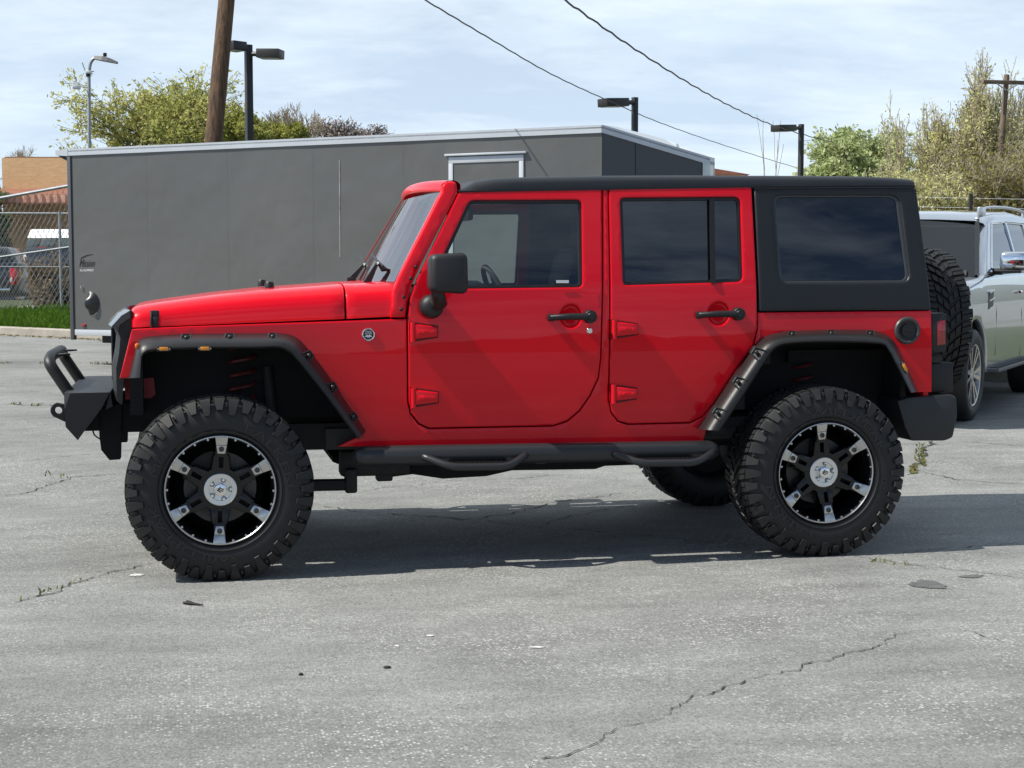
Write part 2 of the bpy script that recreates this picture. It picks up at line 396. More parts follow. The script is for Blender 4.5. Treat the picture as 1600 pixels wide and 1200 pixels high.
body_px = [(187, 591), (206, 514.5), (300, 510), (635.2, 498.5)] + [(636.2, 626.5), (640.5, 646.5), (653.6, 663.4), (669.6, 670.6), (864.2, 666.6), (887, 659.2), (906.4, 642.8), (923, 618.8), (936, 591.2), (939.8, 560), (942, 294.5), (949.6, 294.5),
    (950, 622), (953.8, 644.2), (965, 659.2), (981.6, 664), (1077.8, 661.7), (1098, 652), (1116, 631), (1149, 580), (1178.6, 542.6), (1184.6, 513.6), (1184.2, 488.5), (1455.5, 485.5), (1456, 613), (1434, 613)] \
    + mid(rrU, rrL, 0.42)[::-1] + [(1098, 693), (527, 698)] + mid(flU, flL, 0.42)[::-1]
bm = bmesh.new()
for mir in (False, True): plate(bm, sx(body_px), [], side(-0.001), mirror=mir, r=0.004, thick=0.035, grid=0.07)
# cowl between bonnet and windscreen, dash wall, floor, tailgate
def Zs(px, py, off=0): return S(px, py, off)
def hood_sect(x, hw, zl, zt, k=1.0):
    h = zt-zl
    half = [(-hw, zl), (-hw, zl+.35*h), (-hw+.012, zl+.58*h), (-hw+.035, zl+.76*h), (-hw+.075, zl+.88*h), (-hw+.16, zl+.945*h), (-hw*.5, zl+.985*h), (-hw*.2, zt), (0, zt+.002)]
    return [V((x, a, b)) for a, b in half] + [V((x, -a, b)) for a, b in half[-2::-1]]
def loft(bm, secs, cap0=False, cap1=False):
    rg = [[bm.verts.new(p) for p in s] for s in secs]
    for a, b in zip(rg, rg[1:]):
        for j in range(len(a)-1): bm.faces.new((a[j], a[j+1], b[j+1], b[j]))
    if cap0: bm.faces.new(rg[0])
    if cap1: bm.faces.new(rg[-1][::-1])
    return rg
topc = [(p.x, p.z) for p in (PY(a, b, -0.35) for a, b in [(203, 489), (208, 480), (217, 474.5), (240, 470.5), (262, 467.5), (330, 458), (400, 450.5), (470, 445.5), (531, 441), (560, 440), (600, 437)])]
botc = [(p.x, p.z) for p in (PY(a, b, -0.74) for a, b in [(203, 514), (330, 508.5), (540, 499.5), (612, 495.5)])]
def itp(t, x):
    if x <= t[0][0]: return t[0][1]
    for (a, b), (c, d) in zip(t, t[1:]):
        if x <= c: return b+(d-b)*(x-a)/(c-a)
    return t[-1][1]
xh0 = PY(204, 500, -.72).x; xh1 = PY(538.5, 480, -.75).x; xc0 = PY(541.5, 480, -.75).x; xc1 = PY(613, 480, -.75).x
def hw_at(x): return 0.690 + 0.07*(x-xh0)/(xc1-xh0)
def hsec(x, shrink=0.0):
    zl, zt = itp(botc, x), itp(topc, x); return hood_sect(x, hw_at(x)-shrink, zl+0.004, max(zt, zl+.04))
hb = bmesh.new()
xs_ = [xh0, xh0+.006, xh0+.02, xh0+.045, xh0+.08, xh0+.13]+[xh0+.13+(xh1-xh0-.13)*i/12 for i in range(1, 12)]+[xh1-.008, xh1]
sh = [.03, .016, .007, .002]+[0]*(len(xs_)-6)+[0, .005]
loft(hb, [hsec(x, s) for x, s in zip(xs_, sh)], True, True)
hood = obj('bonnet', hb, RED, car, smooth=50)
loft(bm, [hsec(x, s) for x, s in zip([xc0, xc0+.008, xc0+.05, xc0+.12, xc1+.01, xc1+.06], [.005, 0, 0, 0, 0, 0])], True, True)
# shelf between bonnet foot and the wing side
for sgn in (-1, 1):
    for i in range(16):
        xa = xh0+.01+(xc1+.0-xh0-.01)*i/16; xb = xh0+.01+(xc1-xh0-.01)*(i+1)/16
        q = [V((xa, sgn*(hw_at(xa)-.02), itp(botc, xa)-.006)), V((xb, sgn*(hw_at(xb)-.02), itp(botc, xb)-.006)), V((xb, sgn*.779, itp(botc, xb)-.012)), V((xa, sgn*.779, itp(botc, xa)-.012))]
        bm.faces.new([bm.verts.new(p) for p in q])
xr = S(1455, 550).x
prism(bm, [(xr-.03, -.77, .72), (xr-.03, .77, .72), (xr-.03, .77, 1.19), (xr-.03, -.77, 1.19)], (.028, 0, 0))
body = obj('body', bm, RED, car)
# dark shell inside: floor, dash wall, inner wings and arch tunnels
bm = bmesh.new()
box(bm, (1.95, 0, .66), (2.0, 1.5, .05)); box(bm, (.98, 0, 1.0), (.06, 1.44, .62)); box(bm, (3.2, 0, .98), (.6, 1.2, .06))
box(bm, (.28, 0, .95), (1.25, 1.0, .50)); box(bm, (2.95, 0, .88), (1.15, 1.1, .36))
for sgn in (-1, 1):
    for x0, x1, zt in ((-.36, .86, 1.12), (2.3, 3.45, 1.1)):
        box(bm, ((x0+x1)/2, sgn*.55, zt-.02), (x1-x0, .44, .03))
    for xx in (.86, 2.22, 3.46): box(bm, (xx, sgn*.60, .90), (.03, .34, .46))
liner = obj('inner_wing', bm, DARK, car)
bm = bmesh.new()
for sgn in (-1, 1):
    box(bm, (1.62, sgn*.42, .60), (3.9, .09, .13)); box(bm, (.75, sgn*.70, .615), (.5, .08, .10)); box(bm, (2.2, sgn*.66, .60), (1.2, .10, .06))
box(bm, (1.75, 0, .54), (1.3, .7, .10), bev=.04); box(bm, (1.32, -.35, .49), (.55, .4, .10), bev=.04)
tube(bm, [(.6, -.2, .62), (1.1, -.25, .55), (2.4, -.3, .52), (3.4, -.45, .55)], .035)
obj('chassis_frame', bm, FRAMEM, car)
for ax in (0, WB):
    bm = bmesh.new(); tube(bm, [(ax, -.8, HUB), (ax, .8, HUB)], .045, 12); s_ = bmesh.ops.create_uvsphere(bm, u_segments=14, v_segments=10, radius=.14)
    for v in s_['verts']: v.co += V((ax, .15, HUB))
    obj('axle', bm, FRAMEM, car)
COIL = mat('red_coil_spring', (.10, .008, .012), .5)
for ax in (.12, WB+.05):
    for sgn in (-1, 1):
        bm = bmesh.new(); tube(bm, [(ax+.06*cos(t*.5), sgn*.52+.06*sin(t*.5), .55+t*.0052) for t in range(100)], .009, 6); obj('coil_spring', bm, COIL, car)
        bm = bmesh.new(); tube(bm, [(ax+.16, sgn*.58, .42), (ax+.12, sgn*.5, .95)], .028, 10); obj('shock_absorber', bm, FRAMEM, car)
bm = bmesh.new(); a = PY(494, 758, -.55); b = PY(548, 757, -.55); tube(bm, [(0.05, -.55, HUB-.05), a, b], .03, 8); box(bm, b+V((.0, 0, .02)), (.06, .07, .12), bev=.012); obj('control_arm', bm, FRAMEM, car)
bm = bmesh.new(); box(bm, PY(585, 722, -.5), (.35, .10, .13), bev=.02); box(bm, PY(600, 743, -.5), (.08, .08, .05), bev=.01); obj('control_arm_bracket', bm, FRAMEM, car)
# horizontal red wing apron and lamp socket seen in front of the wheel
bm = bmesh.new(); prism(bm, [PY(*p, -.52) for p in [(194, 594), (240, 590), (243, 616), (236, 622), (196, 624)]], (0, .04, 0)); obj('wing_apron', bm, RED_IN, car)

# bonnet fittings
for px, py, yy in ((421, 447, -.35), (409, 443.5, .30)):
    bm = bmesh.new(); c = PY(px, py, yy); lathe(bm, [(0, .022), (.018, .022), (.022, .016), (.025, -.012), (0, -.012)], c, 'z', 16); obj('bonnet_bumper', bm, SEAL, hood)
for sgn in (-1, 1):
    c = PY(242, 505, -.73); c.y *= -sgn
    bm = bmesh.new(); box(bm, c+V((0, 0, .035)), (.042, .03, .05), bev=.006); box(bm, c+V((.004, sgn*.008, .0)), (.03, .035, .06), bev=.006); box(bm, c+V((.002, sgn*.004, -.042)), (.045, .04, .028), bev=.005)
    tube(bm, [c+V((-.014, sgn*.012, .05)), c+V((-.016, sgn*.03, .0)), c+V((-.01, sgn*.014, -.05))], .006, 8)
    obj('bonnet_latch', bm, BLK, hood)
# wipers
for (bx, by), (tx, ty), yy in (((571, 447), (590, 411), -.45), ((549, 437), (569, 413), .25)):
    bm = bmesh.new(); p = PY(bx, by, yy); q = PY(tx, ty, yy); box(bm, p, (.05, .03, .03), bev=.008)
    n_ = (q-p).normalized(); prism(bm, [p+V((-.022, 0, 0)), p+V((.022, 0, 0)), q+V((.007, 0, 0)), q+V((-.007, 0, 0))], (0, .025, .004))
    tube(bm, [q, q+V((.015, .02, -.015)), q+V((.05, .0, -.085))], .008, 8)
    tube(bm, [q+V((.02, -.02, -.02)), q+V((.035, .55, .05))], .007, 6)
    obj('wiper', bm, SEAL, car)
bm = bmesh.new(); tube(bm, [PY(556, 432, .70), PY(632, 306, .74)], [.006, .0035], 6); obj('antenna', bm, mat('dull_red_mast', (.16, .02, .02), .5), car)

# windscreen frame: two pillars, header
pil_px = [(610.5, 496), (613.5, 455), (622.4, 433), (640, 397), (664, 350), (686, 306), (690, 301), (690, 292), (696, 284.5), (705, 282.5), (713, 285, 3), (716, 301), (660, 409), (644, 445), (637, 472), (633.5, 496.5)]
bm = bmesh.new()
for mir in (False, True): plate(bm, sx(pil_px), [], side(.002), mirror=mir, r=.012, thick=.06, grid=.05)
hs = [PY(*p, -.66) for p in [(690.5, 301), (688.2, 299), (687.5, 295.5), (688.3, 291.5), (690.5, 287.5), (694, 284.6), (698.5, 282.8), (704, 282.0), (710, 282.4), (715, 284.5), (719, 289), (719, 300)]]
hl = []
for i in range(13):
    t = i/12; y = -.672+1.344*t; bow = -.07*(1-(2*t-1)**2); hl.append([V((p.x+bow, y, p.z+.022*(1-(2*t-1)**2))) for p in hs])
rg = [[bm.verts.new(p) for p in s] for s in hl]
for a, b in zip(rg, rg[1:]):
    for j in range(len(a)): bm.faces.new((a[j], a[(j+1) % len(a)], b[(j+1) % len(a)], b[j]))
bmesh.ops.recalc_face_normals(bm, faces=bm.faces)
frame = obj('windscreen_frame', bm, RED, car, smooth=50)
for px, py in ((650, 417), (642, 435), (631, 464), (626.5, 483.5)):
    for sgn in (1, -1):
        c = S(px, py); bm = bmesh.new(); lathe(bm, [(.0, -.009), (.005, -.008), (.009, -.002), (.0095, .004)], (c.x, 0, c.z), 'y', 12)
        for v in bm.verts: v.co.y = (c.y+v.co.y)*sgn
        obj('frame_bolt', bm, BLK, frame)
bl, tl_ = S(618, 440), S(690, 300)
bm = bmesh.new(); rows = []
for i in range(9):
    s_ = i/8; row = []
    for j in range(17):
        t = j/16; y0 = bl.y+.045+(tl_.y-bl.y)*s_; y = y0*(1-2*t); bow = -(.085*(1-s_)+.07*s_)*(1-(2*t-1)**2)
        row.append(bm.verts.new((bl.x+(tl_.x-bl.x)*s_+bow, y, bl.z+(tl_.z-bl.z)*s_)))
    rows.append(row)
for a, b in zip(rows, rows[1:]):
    for j in range(16): bm.faces.new((a[j], a[j+1], b[j+1], b[j]))
wind = obj('windscreen', bm, G_WIND, car)

# hard top: side walls with a quarter window, roof
q_px = [(1177.5, 290), (1422, 287.5, 6), (1432, 296), (1455, 484.5, 3), (1186, 487, 3), (1184.5, 436)]
qw = [(1208.5, 305.5, 14), (1405, 305.5, 16), (1421.5, 440.5, 14), (1219, 442, 14)]
qw_in = [(1211.5, 308.5, 12), (1400, 308.5, 14), (1417, 438, 12), (1222, 439.5, 12)]
bm = bmesh.new()
for mir in (False, True): plate(bm, sx(q_px), [sx(qw)], side(.004), mirror=mir, r=.010, thick=.04, grid=.06)
rt = [(716, 297), (720, 293), (728, 286.5), (748, 281.5), (790, 278.5), (850, 277), (940, 275.5), (1060, 275), (1250, 275.5), (1350, 276.5), (1395, 279), (1415, 282), (1427, 288)]
rb = [(718, 300), (1174, 293), (1250, 292.3), (1422, 291), (1432, 293)]
R_t = [(p.x, p.z) for p in (PY(a, b, -.56) for a, b in rt)]; R_b = [(p.x, p.z) for p in (S(a, b) for a, b in rb)]
secs = []
xr0, xr1 = R_b[0][0]-.005, R_b[-1][0]-.01
stations = [xr0+(xr1-xr0)*i/26 for i in range(27)]
stations = [xr0, xr0+.012, xr0+.03]+stations[1:-1]+[xr1-.02, xr1-.006, xr1]
for x in stations:
    zb = itp(R_b, x)+.001; zt = max(itp(R_t, x), zb+.012); h = zt-zb; yy = -ys(zb)+.006
    half = [(-yy+.05, zb-.006), (-yy+.004, zb-.004), (-yy, zb+.004), (-yy+.004, zb+.25*h), (-yy+.012, zb+.55*h), (-yy+.028, zb+.78*h), (-yy+.055, zb+.93*h), (-yy+.10, zt), (-yy*.6, zt+.008), (-yy*.3, zt+.012), (0, zt+.014)]
    secs.append([V((x, a, b)) for a, b in half]+[V((x, -a, b)) for a, b in half[-2::-1]])
loft(bm, secs, True, True)
# underside of the roof and rear wall
a = secs[2]; b = secs[-3]
bm.faces.new([bm.verts.new(p) for p in (V((a[0].x, -.62, a[0].z)), V((b[0].x, -.62, b[0].z)), V((b[0].x, .62, b[0].z)), V((a[0].x, .62, a[0].z)))])
e0, e1 = S(1431, 296), S(1454, 484)
prism(bm, [V((e0.x-.012, e0.y+.01, e0.z)), V((e1.x-.012, e1.y+.01, e1.z)), V((e1.x-.012, -e1.y-.01, e1.z)), V((e0.x-.012, -e0.y-.01, e0.z))], (-.03, 0, 0))
top = obj('hard_top', bm, TOPM, car, smooth=45)
for mir, o_ in zip((0, 1), both('quarter_window', G_DARK, top, sx(qw_in), off=-.010, r=.002, thick=.006)): pass
qf = both('quarter_window_seal', mat('window_bevel', (.045, .047, .05), .3), top, sx([(1204, 302, 16), (1409.5, 302, 18), (1427.5, 442.5, 16), (1215, 445, 16)]), [sx(qw_in)], off=-.0045, r=.004, thick=.02, grid=.1)
# the joint line along the roof side and the front panel joint
bm = bmesh.new(); p = [S(1178, 294.5, -.006), S(1300, 293.5, -.006), S(1425, 293, -.006)]; tube(bm, p, .003, 6); obj('roof_joint', bm, SEAL, top)

# doors
def make_door(nm, outer, win, bar, handle, hinges, mir):
    bm = bmesh.new(); hx, hy, hr = handle[0]-3, handle[1]-1, 17
    dish = [(hx+hr*cos(a*pi/12), hy-hr*1.1*sin(a*pi/12)) for a in range(24)]
    plate(bm, sx(outer, off=.0), [sx(win), sx(dish)], side(.003), mirror=mir, r=.005, thick=.04, grid=.045)
    flp = lambda p: V((p.x, -p.y, p.z)) if mir else p
    c = S(hx, hy); rr = (S(hx+hr, hy).x-c.x)
    rings = []
    for k, (f, dep) in enumerate(((1.0, .004), (.92, .012), (.75, .022), (.45, .028), (.0, .030))):
        rings.append([bm.verts.new(flp(V((c.x+rr*f*cos(t*pi/12), ys(c.z+rr*f*1.1*sin(t*pi/12))+dep, c.z+rr*f*1.1*sin(t*pi/12))))) for t in range(24)])
    for a_, b_ in zip(rings, rings[1:]):
        for j in range(24):
            f = (a_[j], a_[(j+1) % 24], b_[(j+1) % 24], b_[j]); bm.faces.new(f if not mir else f[::-1])
    door = obj('door', bm, RED, car)
    P_ = 'far' if mir else 'near'
    def sub(n_, b_, m_, par=door, sm=38):
        if mir:
            for v in b_.verts: v.co.y = -v.co.y
            bmesh.ops.reverse_faces(b_, faces=b_.faces)
        return obj(n_, b_, m_, par, smooth=sm)
    # window rubber and panes
    ws = sx(win); k = inset(ws if area2(ws) > 0 else ws[::-1], .016); ko = inset(ws if area2(ws) > 0 else ws[::-1], -.003)
    b_ = bmesh.new(); plate(b_, ko, [k], side(-.008), r=.003, thick=.02, grid=.2); sub('window_seal', b_, SEAL)
    gm = G_FRONT if bar is None else G_DARK
    b_ = bmesh.new(); plate(b_, inset(k, -.006), [], side(-.016), r=.001, thick=.005, grid=.09); wobj = sub('window', b_, gm, sm=12)
    if bar:
        q0, q1 = S(bar, 311, -.012), S(bar+2, 443, -.012); b_ = bmesh.new(); prism(b_, [q0+V((-.011, 0, 0)), q1+V((-.011, 0, 0)), q1+V((.011, 0, 0)), q0+V((.011, 0, 0))], (0, .02, 0)); sub('window_bar', b_, SEAL)
    # inner trim
    zt = S(700, 455).z; xa = min(q[0] for q in ws)-.05; xb = max(q[0] for q in ws)+.02
    b_ = bmesh.new(); prism(b_, [(xa, ys(.75)+.05, .72), (xb, ys(.75)+.05, .72), (xb, ys(zt)+.05, zt), (xa, ys(zt)+.05, zt)], (0, .03, 0)); sub('door_trim', b_, SEATM)
    # handle
    hx, hy = handle; b_ = bmesh.new(); l = S(hx-35, hy+1, .0); r_ = S(hx+20, hy-.5, .0); e_ = S(hx+28, hy-.5, .0)
    tube(b_, [l+V((0, -.006, 0)), l+V((.004, -.030, 0)), l*.5+r_*.5+V((0, -.036, .003)), r_+V((0, -.034, 0))], [.016, .0145, .0165, .018], 10)
    lathe(b_, [(.0, -.045), (.016, -.045), (.0175, -.043), (.020, -.040), (.028, -.040), (.031, -.036), (.033, -.015), (.033, .005)], (e_.x-.008, e_.y, e_.z), 'y', 20)
    box(b_, l+V((.0, -.012, 0)), (.035, .03, .036), bev=.01)
    sub('door_handle', b_, BLK)
    for hx, hy in hinges:
        c = S(hx, hy); b_ = bmesh.new(); tube(b_, [c+V((-.058, -.020, -.047)), c+V((-.058, -.020, .047))], .014, 12)
        prism(b_, [c+V((-.052, -.004, -.036)), c+V((.062, -.004, -.025)), c+V((.062, -.004, .025)), c+V((-.052, -.004, .040))], [c+V((-.048, -.034, -.032)), c+V((.058, -.031, -.021)), c+V((.058, -.031, .021)), c+V((-.048, -.034, .036))], bev=.003)
        prism(b_, [c+V((-.035, -.032, -.012)), c+V((.05, -.030, -.010)), c+V((.05, -.030, .008)), c+V((-.035, -.032, .012))], (0, -.007, 0), bev=.003)
        for ox in (-.008, .035): lathe(b_, [(0, -.043), (.006, -.043), (.007, -.036)], (c.x+ox, c.y, c.z), 'y', 8)
        hg = sub('hinge', b_, RED)
        b_ = bmesh.new(); prism(b_, [c+V((-.074, -.006, -.050)), c+V((.066, -.006, -.029)), c+V((.066, -.006, .029)), c+V((-.074, -.006, .050))], (0, .004, 0)); sub('hinge_shade_plate', b_, mat('hinge_shade_red', (.07, .002, .003), .6), hg)  # added darker plate: shade round the hinge put into its colour
    return door
for mir in (False, True):
    fd = make_door('front', front_door_px, win_f, None, (895, 495), [(663, 518.5), (664, 621)], mir)
    if not mir:
        c = S(921, 517); bm = bmesh.new(); lathe(bm, [(0, -.010), (.012, -.010), (.0165, -.006), (.018, .0)], c, 'y', 18); box(bm, c+V((0, -.010, 0)), (.004, .002, .014)); obj('door_lock', bm, CHROME, fd)
        c = S(873, 440, -.016); bm = bmesh.new(); box(bm, c+V((.02, .003, 0)), (.062, .003, .014)); obj('window_sticker', bm, WHITE, fd)
    make_door('rear', rear_door_px, win_r, 1113, (1126, 491), [(976, 514.5), (975, 615)], mir)

# interior
bm = bmesh.new(); box(bm, (1.13, 0, 1.22), (.34, 1.3, .22), bev=.05); box(bm, (1.2, -.36, 1.33), (.22, .34, .08), bev=.03); obj('dashboard', bm, SEATM, car)
bm = bmesh.new(); R_ = Matrix.Rotation(radians(-25), 4, 'Y')
lathe(bm, [(.175+.014*cos(t), .014*sin(t)) for t in [k*pi/4 for k in range(8)]], (0, 0, 0), 'x', 28, closed=True); box(bm, (0, 0, 0), (.04, .12, .1), bev=.02)
for a_ in (0, 2.2, 4.1): tube(bm, [(0, 0, 0), (0, .17*cos(a_), .17*sin(a_))], .012, 6)
for v in bm.verts: v.co = R_ @ v.co + V((1.42, -.36, 1.28))
obj('steering_wheel', bm, SEATM, car)
for sx0 in (1.86, 2.75):
    for sgn in (-1, 1):
        bm = bmesh.new(); R_ = Matrix.Rotation(radians(14), 4, 'Y'); box(bm, (sx0-.22, sgn*.36, .98), (.5, .5, .16), bev=.05); box(bm, (sx0+.08, sgn*.36, 1.26), (.14, .48, .60), R_, .06)
        box(bm, (sx0+.19, sgn*.36, 1.64), (.10, .26, .17), R_, .04); tube(bm, [(sx0+.16, sgn*.36-.05, 1.5), (sx0+.18, sgn*.36-.05, 1.62)], .007, 6); tube(bm, [(sx0+.16, sgn*.36+.05, 1.5), (sx0+.18, sgn*.36+.05, 1.62)], .007, 6)
        obj('seat', bm, SEATM, car)
bm = bmesh.new()
for sgn in (-1, 1):
    tube(bm, fillet([(1.95, sgn*.60, 1.79), (2.4, sgn*.58, 1.79), (3.4, sgn*.58, 1.76), (3.5, sgn*.66, 1.0)], .15), .03, 8); tube(bm, fillet([(2.1, sgn*.68, .8), (2.12, sgn*.6, 1.77)], .1), .032, 8)
for x_ in (2.12, 2.9): tube(bm, [(x_, -.58, 1.77), (x_, .58, 1.77)], .03, 8)
obj('roll_cage', bm, SEATM, car)
bm = bmesh.new(); box(bm, (1.32, 0, 1.72), (.03, .22, .07), bev=.012); tube(bm, [(1.3, 0, 1.74), (1.24, 0, 1.79)], .008, 6); obj('rear_view_mirror', bm, SEAL, car)

# inner pillar trim behind the door joints
zt = S(700, 455).z
def trim(name, xa, xb, zz, sgn, dep=.045):
    bm = bmesh.new(); A_ = [V((xa, -sgn*(ys(z)+dep), z)) for z in zz]; B_ = [V((xb, -sgn*(ys(z)+dep), z)) for z in zz]; va = [bm.verts.new(p) for p in A_]; vb = [bm.verts.new(p) for p in B_]
    vc = [bm.verts.new(p+V((0, -sgn*.03, 0))) for p in A_]; vd = [bm.verts.new(p+V((0, -sgn*.03, 0))) for p in B_]; n_ = len(zz)
    for i in range(n_-1):
        for q in ((va[i], vb[i], vb[i+1], va[i+1]), (vc[i], vc[i+1], vd[i+1], vd[i]), (va[i], va[i+1], vc[i+1], vc[i]), (vb[i], vd[i], vd[i+1], vb[i+1])): bm.faces.new(q)
    bmesh.ops.recalc_face_normals(bm, faces=bm.faces); return obj(name, bm, SEATM, car)
for sgn in (-1, 1):
    trim('pillar_trim', S(925, 400).x, S(972, 400).x, (.68, .9, 1.1, 1.25, zt, 1.6, 1.81), sgn); trim('pillar_trim', S(1160, 400).x, S(1206, 400).x, (.95, 1.1, 1.25, zt, 1.6, 1.80), sgn)
    trim('load_bay_trim', S(1190, 500).x, S(1448, 500).x, (1.12, 1.2, 1.28, 1.33), sgn); trim('sill_liner', S(560, 600).x, S(1140, 600).x, (.60, .72), sgn, .05)
bm = bmesh.new(); prism(bm, [PY(*p, -.46) for p in [(520, 715), (520, 722), (556, 735), (598, 747), (645, 741), (692, 748), (760, 744), (800, 735), (930, 733), (945, 728), (1120, 722), (1120, 712)]], (0, .6, 0)); obj('skid_plate', bm, DARK, car)
# wheel-arch flares
def flare(U, L, pockets, lights, sgn):
    U = [V((a, b, 0)) for a, b in U]; L = [V((a, b, 0)) for a, b in L]
    dn = lambda Q: curve_pts(Q, 3); U, L = dn(U), dn(L)
    rows_def = [(0.0, -.785), (.05, -.80), (.10, -.835), (.22, -.885), (.42, -.925), (.62, -.945), (.84, -.953), (.95, -.948), (1.0, -.936), (.97, -.915), (.85, -.78)]
    bm = bmesh.new(); rg = []
    for t, y in rows_def:
        row = []
        for u, l in zip(U, L):
            p = u+(l-u)*t; q = PY(p.x, p.y, y); row.append(bm.verts.new((q.x, q.y*-sgn, q.z)))
        rg.append(row)
    for a, b in zip(rg, rg[1:]):
        for j in range(len(a)-1): bm.faces.new((a[j], a[j+1], b[j+1], b[j]) if sgn < 0 else (a[j], b[j], b[j+1], a[j+1]))
    for e in (0, -1): bm.faces.new([r[e] for r in rg] if e else [r[e] for r in rg][::-1])
    bmesh.ops.recalc_face_normals(bm, faces=bm.faces)
    fl = obj('wheel_arch_flare', bm, FLARE, car, smooth=50)
    fx = lambda p: V((p.x, p.y*-sgn, p.z))
    for px, py, ang, w_, h_, yy in pockets:      # sunk bolt pockets: dark floor, raised hood and a bolt
        bm = bmesh.new(); ca, sa = cos(radians(ang)), sin(radians(ang))
        def loc(a, b, y): return fx(PY(px+a*ca-b*sa, py+a*sa+b*ca, y))
        f1 = [loc(-w_*.65, h_, yy-.006), loc(w_*.65, h_, yy-.006), loc(w_*.42, -h_, yy+.035), loc(-w_*.42, -h_, yy+.035)]
        b1 = [p+V((0, sgn*-.012, 0)) for p in f1]
        prism(bm, f1, b1); obj('bolt_pocket', bm, SEAL, fl, smooth=30)
        bm = bmesh.new(); a_ = loc(-w_*.68, h_*1.05, yy-.009); b_ = loc(-w_*.40, -h_*1.1, yy+.026); c_ = loc(w_*.68, h_*1.05, yy-.009); d_ = loc(w_*.40, -h_*1.1, yy+.026)
        tube(bm, [a_, b_], .004, 6); tube(bm, [c_, d_], .004, 6); tube(bm, [b_, d_], .004, 6)
        c = loc(0, -h_*.15, yy+.004); s_ = bmesh.ops.create_uvsphere(bm, u_segments=10, v_segments=6, radius=.011)
        for v in s_['verts']: v.co += c
        obj('pocket_bolt', bm, FLARE, fl)
    for px, py, ang in lights:
        c = fx(PY(px, py, -.957)); bm = bmesh.new(); R_ = Matrix.Rotation(radians(ang), 4, 'Y'); box(bm, c, (.062, .012, .024), R_, .004); mk = obj('marker_light', bm, SEAL, fl)
        bm = bmesh.new(); box(bm, c+V((0, sgn*.006, 0)), (.040, .008, .016), R_, .003); obj('amber_lens', bm, AMBER, mk)
        for o_ in (-.025, .025):
            bm = bmesh.new(); box(bm, c+R_ @ V((o_, 0, 0))+V((0, sgn*.006, 0)), (.007, .006, .007), R_, .002); obj('light_screw', bm, MACH, mk)
    return fl
for sgn in (-1, 1):
    ff = flare(flU, flL, [(291, 528.5, 0, 15, 5.5, -.897), (359, 527.5, 0, 15, 5.5, -.897), (426, 527, 0, 13, 5.5, -.897), (482, 556, 53, 13, 6, -.925), (519, 605, 55, 13, 6, -.925), (551, 652, 56, 13, 6, -.925)], [(256, 545, 0), (320, 544.5, 0)], sgn)
    flare(rrU, rrL, [(1238, 523, 0, 12, 4.5, -.90), (1299, 521.5, 0, 12, 4.5, -.90), (1360, 522, 0, 12, 4.5, -.90), (1183, 551, -57, 14, 9, -.942), (1154, 597, -57, 14, 9, -.942), (1122, 645, -57, 14, 9, -.942)], [(1413, 574, 60)], sgn)
c = PY(214.5, 541, -.9); bm = bmesh.new(); s_ = bmesh.ops.create_uvsphere(bm, u_segments=10, v_segments=8, radius=.012)
for v in s_['verts']: v.co = V((v.co.x, v.co.y*.6, v.co.z*1.2))+c
obj('turn_signal', bm, mat('orange_lens', (.6, .14, .02), .2), ff)

# side mirrors
for sgn in (-1, 1):
    c = PY(699, 427, -1.0); c.y *= -sgn; bm = bmesh.new()
    box(bm, c, (.18, .15, .19), None, .03, 3, taper=(.97, .9))
    for v in bm.verts:
        if v.co.x < c.x-.04: v.co.z = c.z+(v.co.z-c.z)*.93
    m_ = obj('side_mirror', bm, BLK, car)
    b = PY(674, 479, -.82); b.y *= -sgn; e = S(672, 480); e.y *= -sgn; bm = bmesh.new(); r_ = .058
    lathe(bm, [(0, -.06), (.02, -.059), (.042, -.05), (.054, -.035), (.058, -.012), (.056, .04)], (b.x, 0, b.z), 'y', 22)
    for v in bm.verts: v.co.y = b.y+v.co.y*-sgn
    bmesh.ops.recalc_face_normals(bm, faces=bm.faces)
    d = PY(684, 456, -.95); d.y *= -sgn; tube(bm, [b+V((.01, sgn*.03, .005)), b+V((.03, sgn*.07, .02)), d+V((0, 0, -.005)), d+V((0, 0, .05))], [.034, .036, .034, .034], 12)
    obj('mirror_arm', bm, BLK, m_)

# grille with its angled brow
gp = [(207, 486), (203, 484.5), (192, 494), (177, 510.5), (184, 517), (188, 528), (186, 552), (181.5, 575), (182, 600), (184, 628), (191, 633), (193, 592), (200, 545), (206, 516)]
near = [PY(*p, -.66) for p in gp]
bm = bmesh.new(); secs = []
for i in range(11):
    t = i/10; y = -.66+1.32*t; b_ = 1-abs(2*t-1)**3; secs.append([V((p.x-(.04*b_), y, p.z+.01*b_)) for p in near])
rg = [[bm.verts.new(p) for p in s] for s in secs]
for a, b in zip(rg, rg[1:]):
    for j in range(len(a)): bm.faces.new((a[j], a[(j+1) % len(a)], b[(j+1) % len(a)], b[j]))
bm.faces.new(rg[0]); bm.faces.new(rg[-1][::-1]); bmesh.ops.recalc_face_normals(bm, faces=bm.faces)
gr = obj('grille', bm, BLK, car, smooth=25)
bm = bmesh.new(); rg = []
for i in range(11):
    t = i/10; b_ = 1-abs(2*t-1)**3; rg.append([bm.verts.new((p.x-(.04*b_)-.006, -.675+1.35*t, p.z+.01*b_+.003)) for p in (PY(*q, -.66) for q in [(205.5, 486), (192, 494), (176.5, 511), (186, 518), (190, 508), (206, 497)])])
for a, b in zip(rg, rg[1:]):
    for j in range(6): bm.faces.new((a[j], a[(j+1) % 6], b[(j+1) % 6], b[j]))
bm.faces.new(rg[0]); bm.faces.new(rg[-1][::-1]); bmesh.ops.recalc_face_normals(bm, faces=bm.faces)
obj('grille_brow', bm, mat('satin_black_brow', (.03, .032, .034), .24, coat=.6), gr, smooth=20)
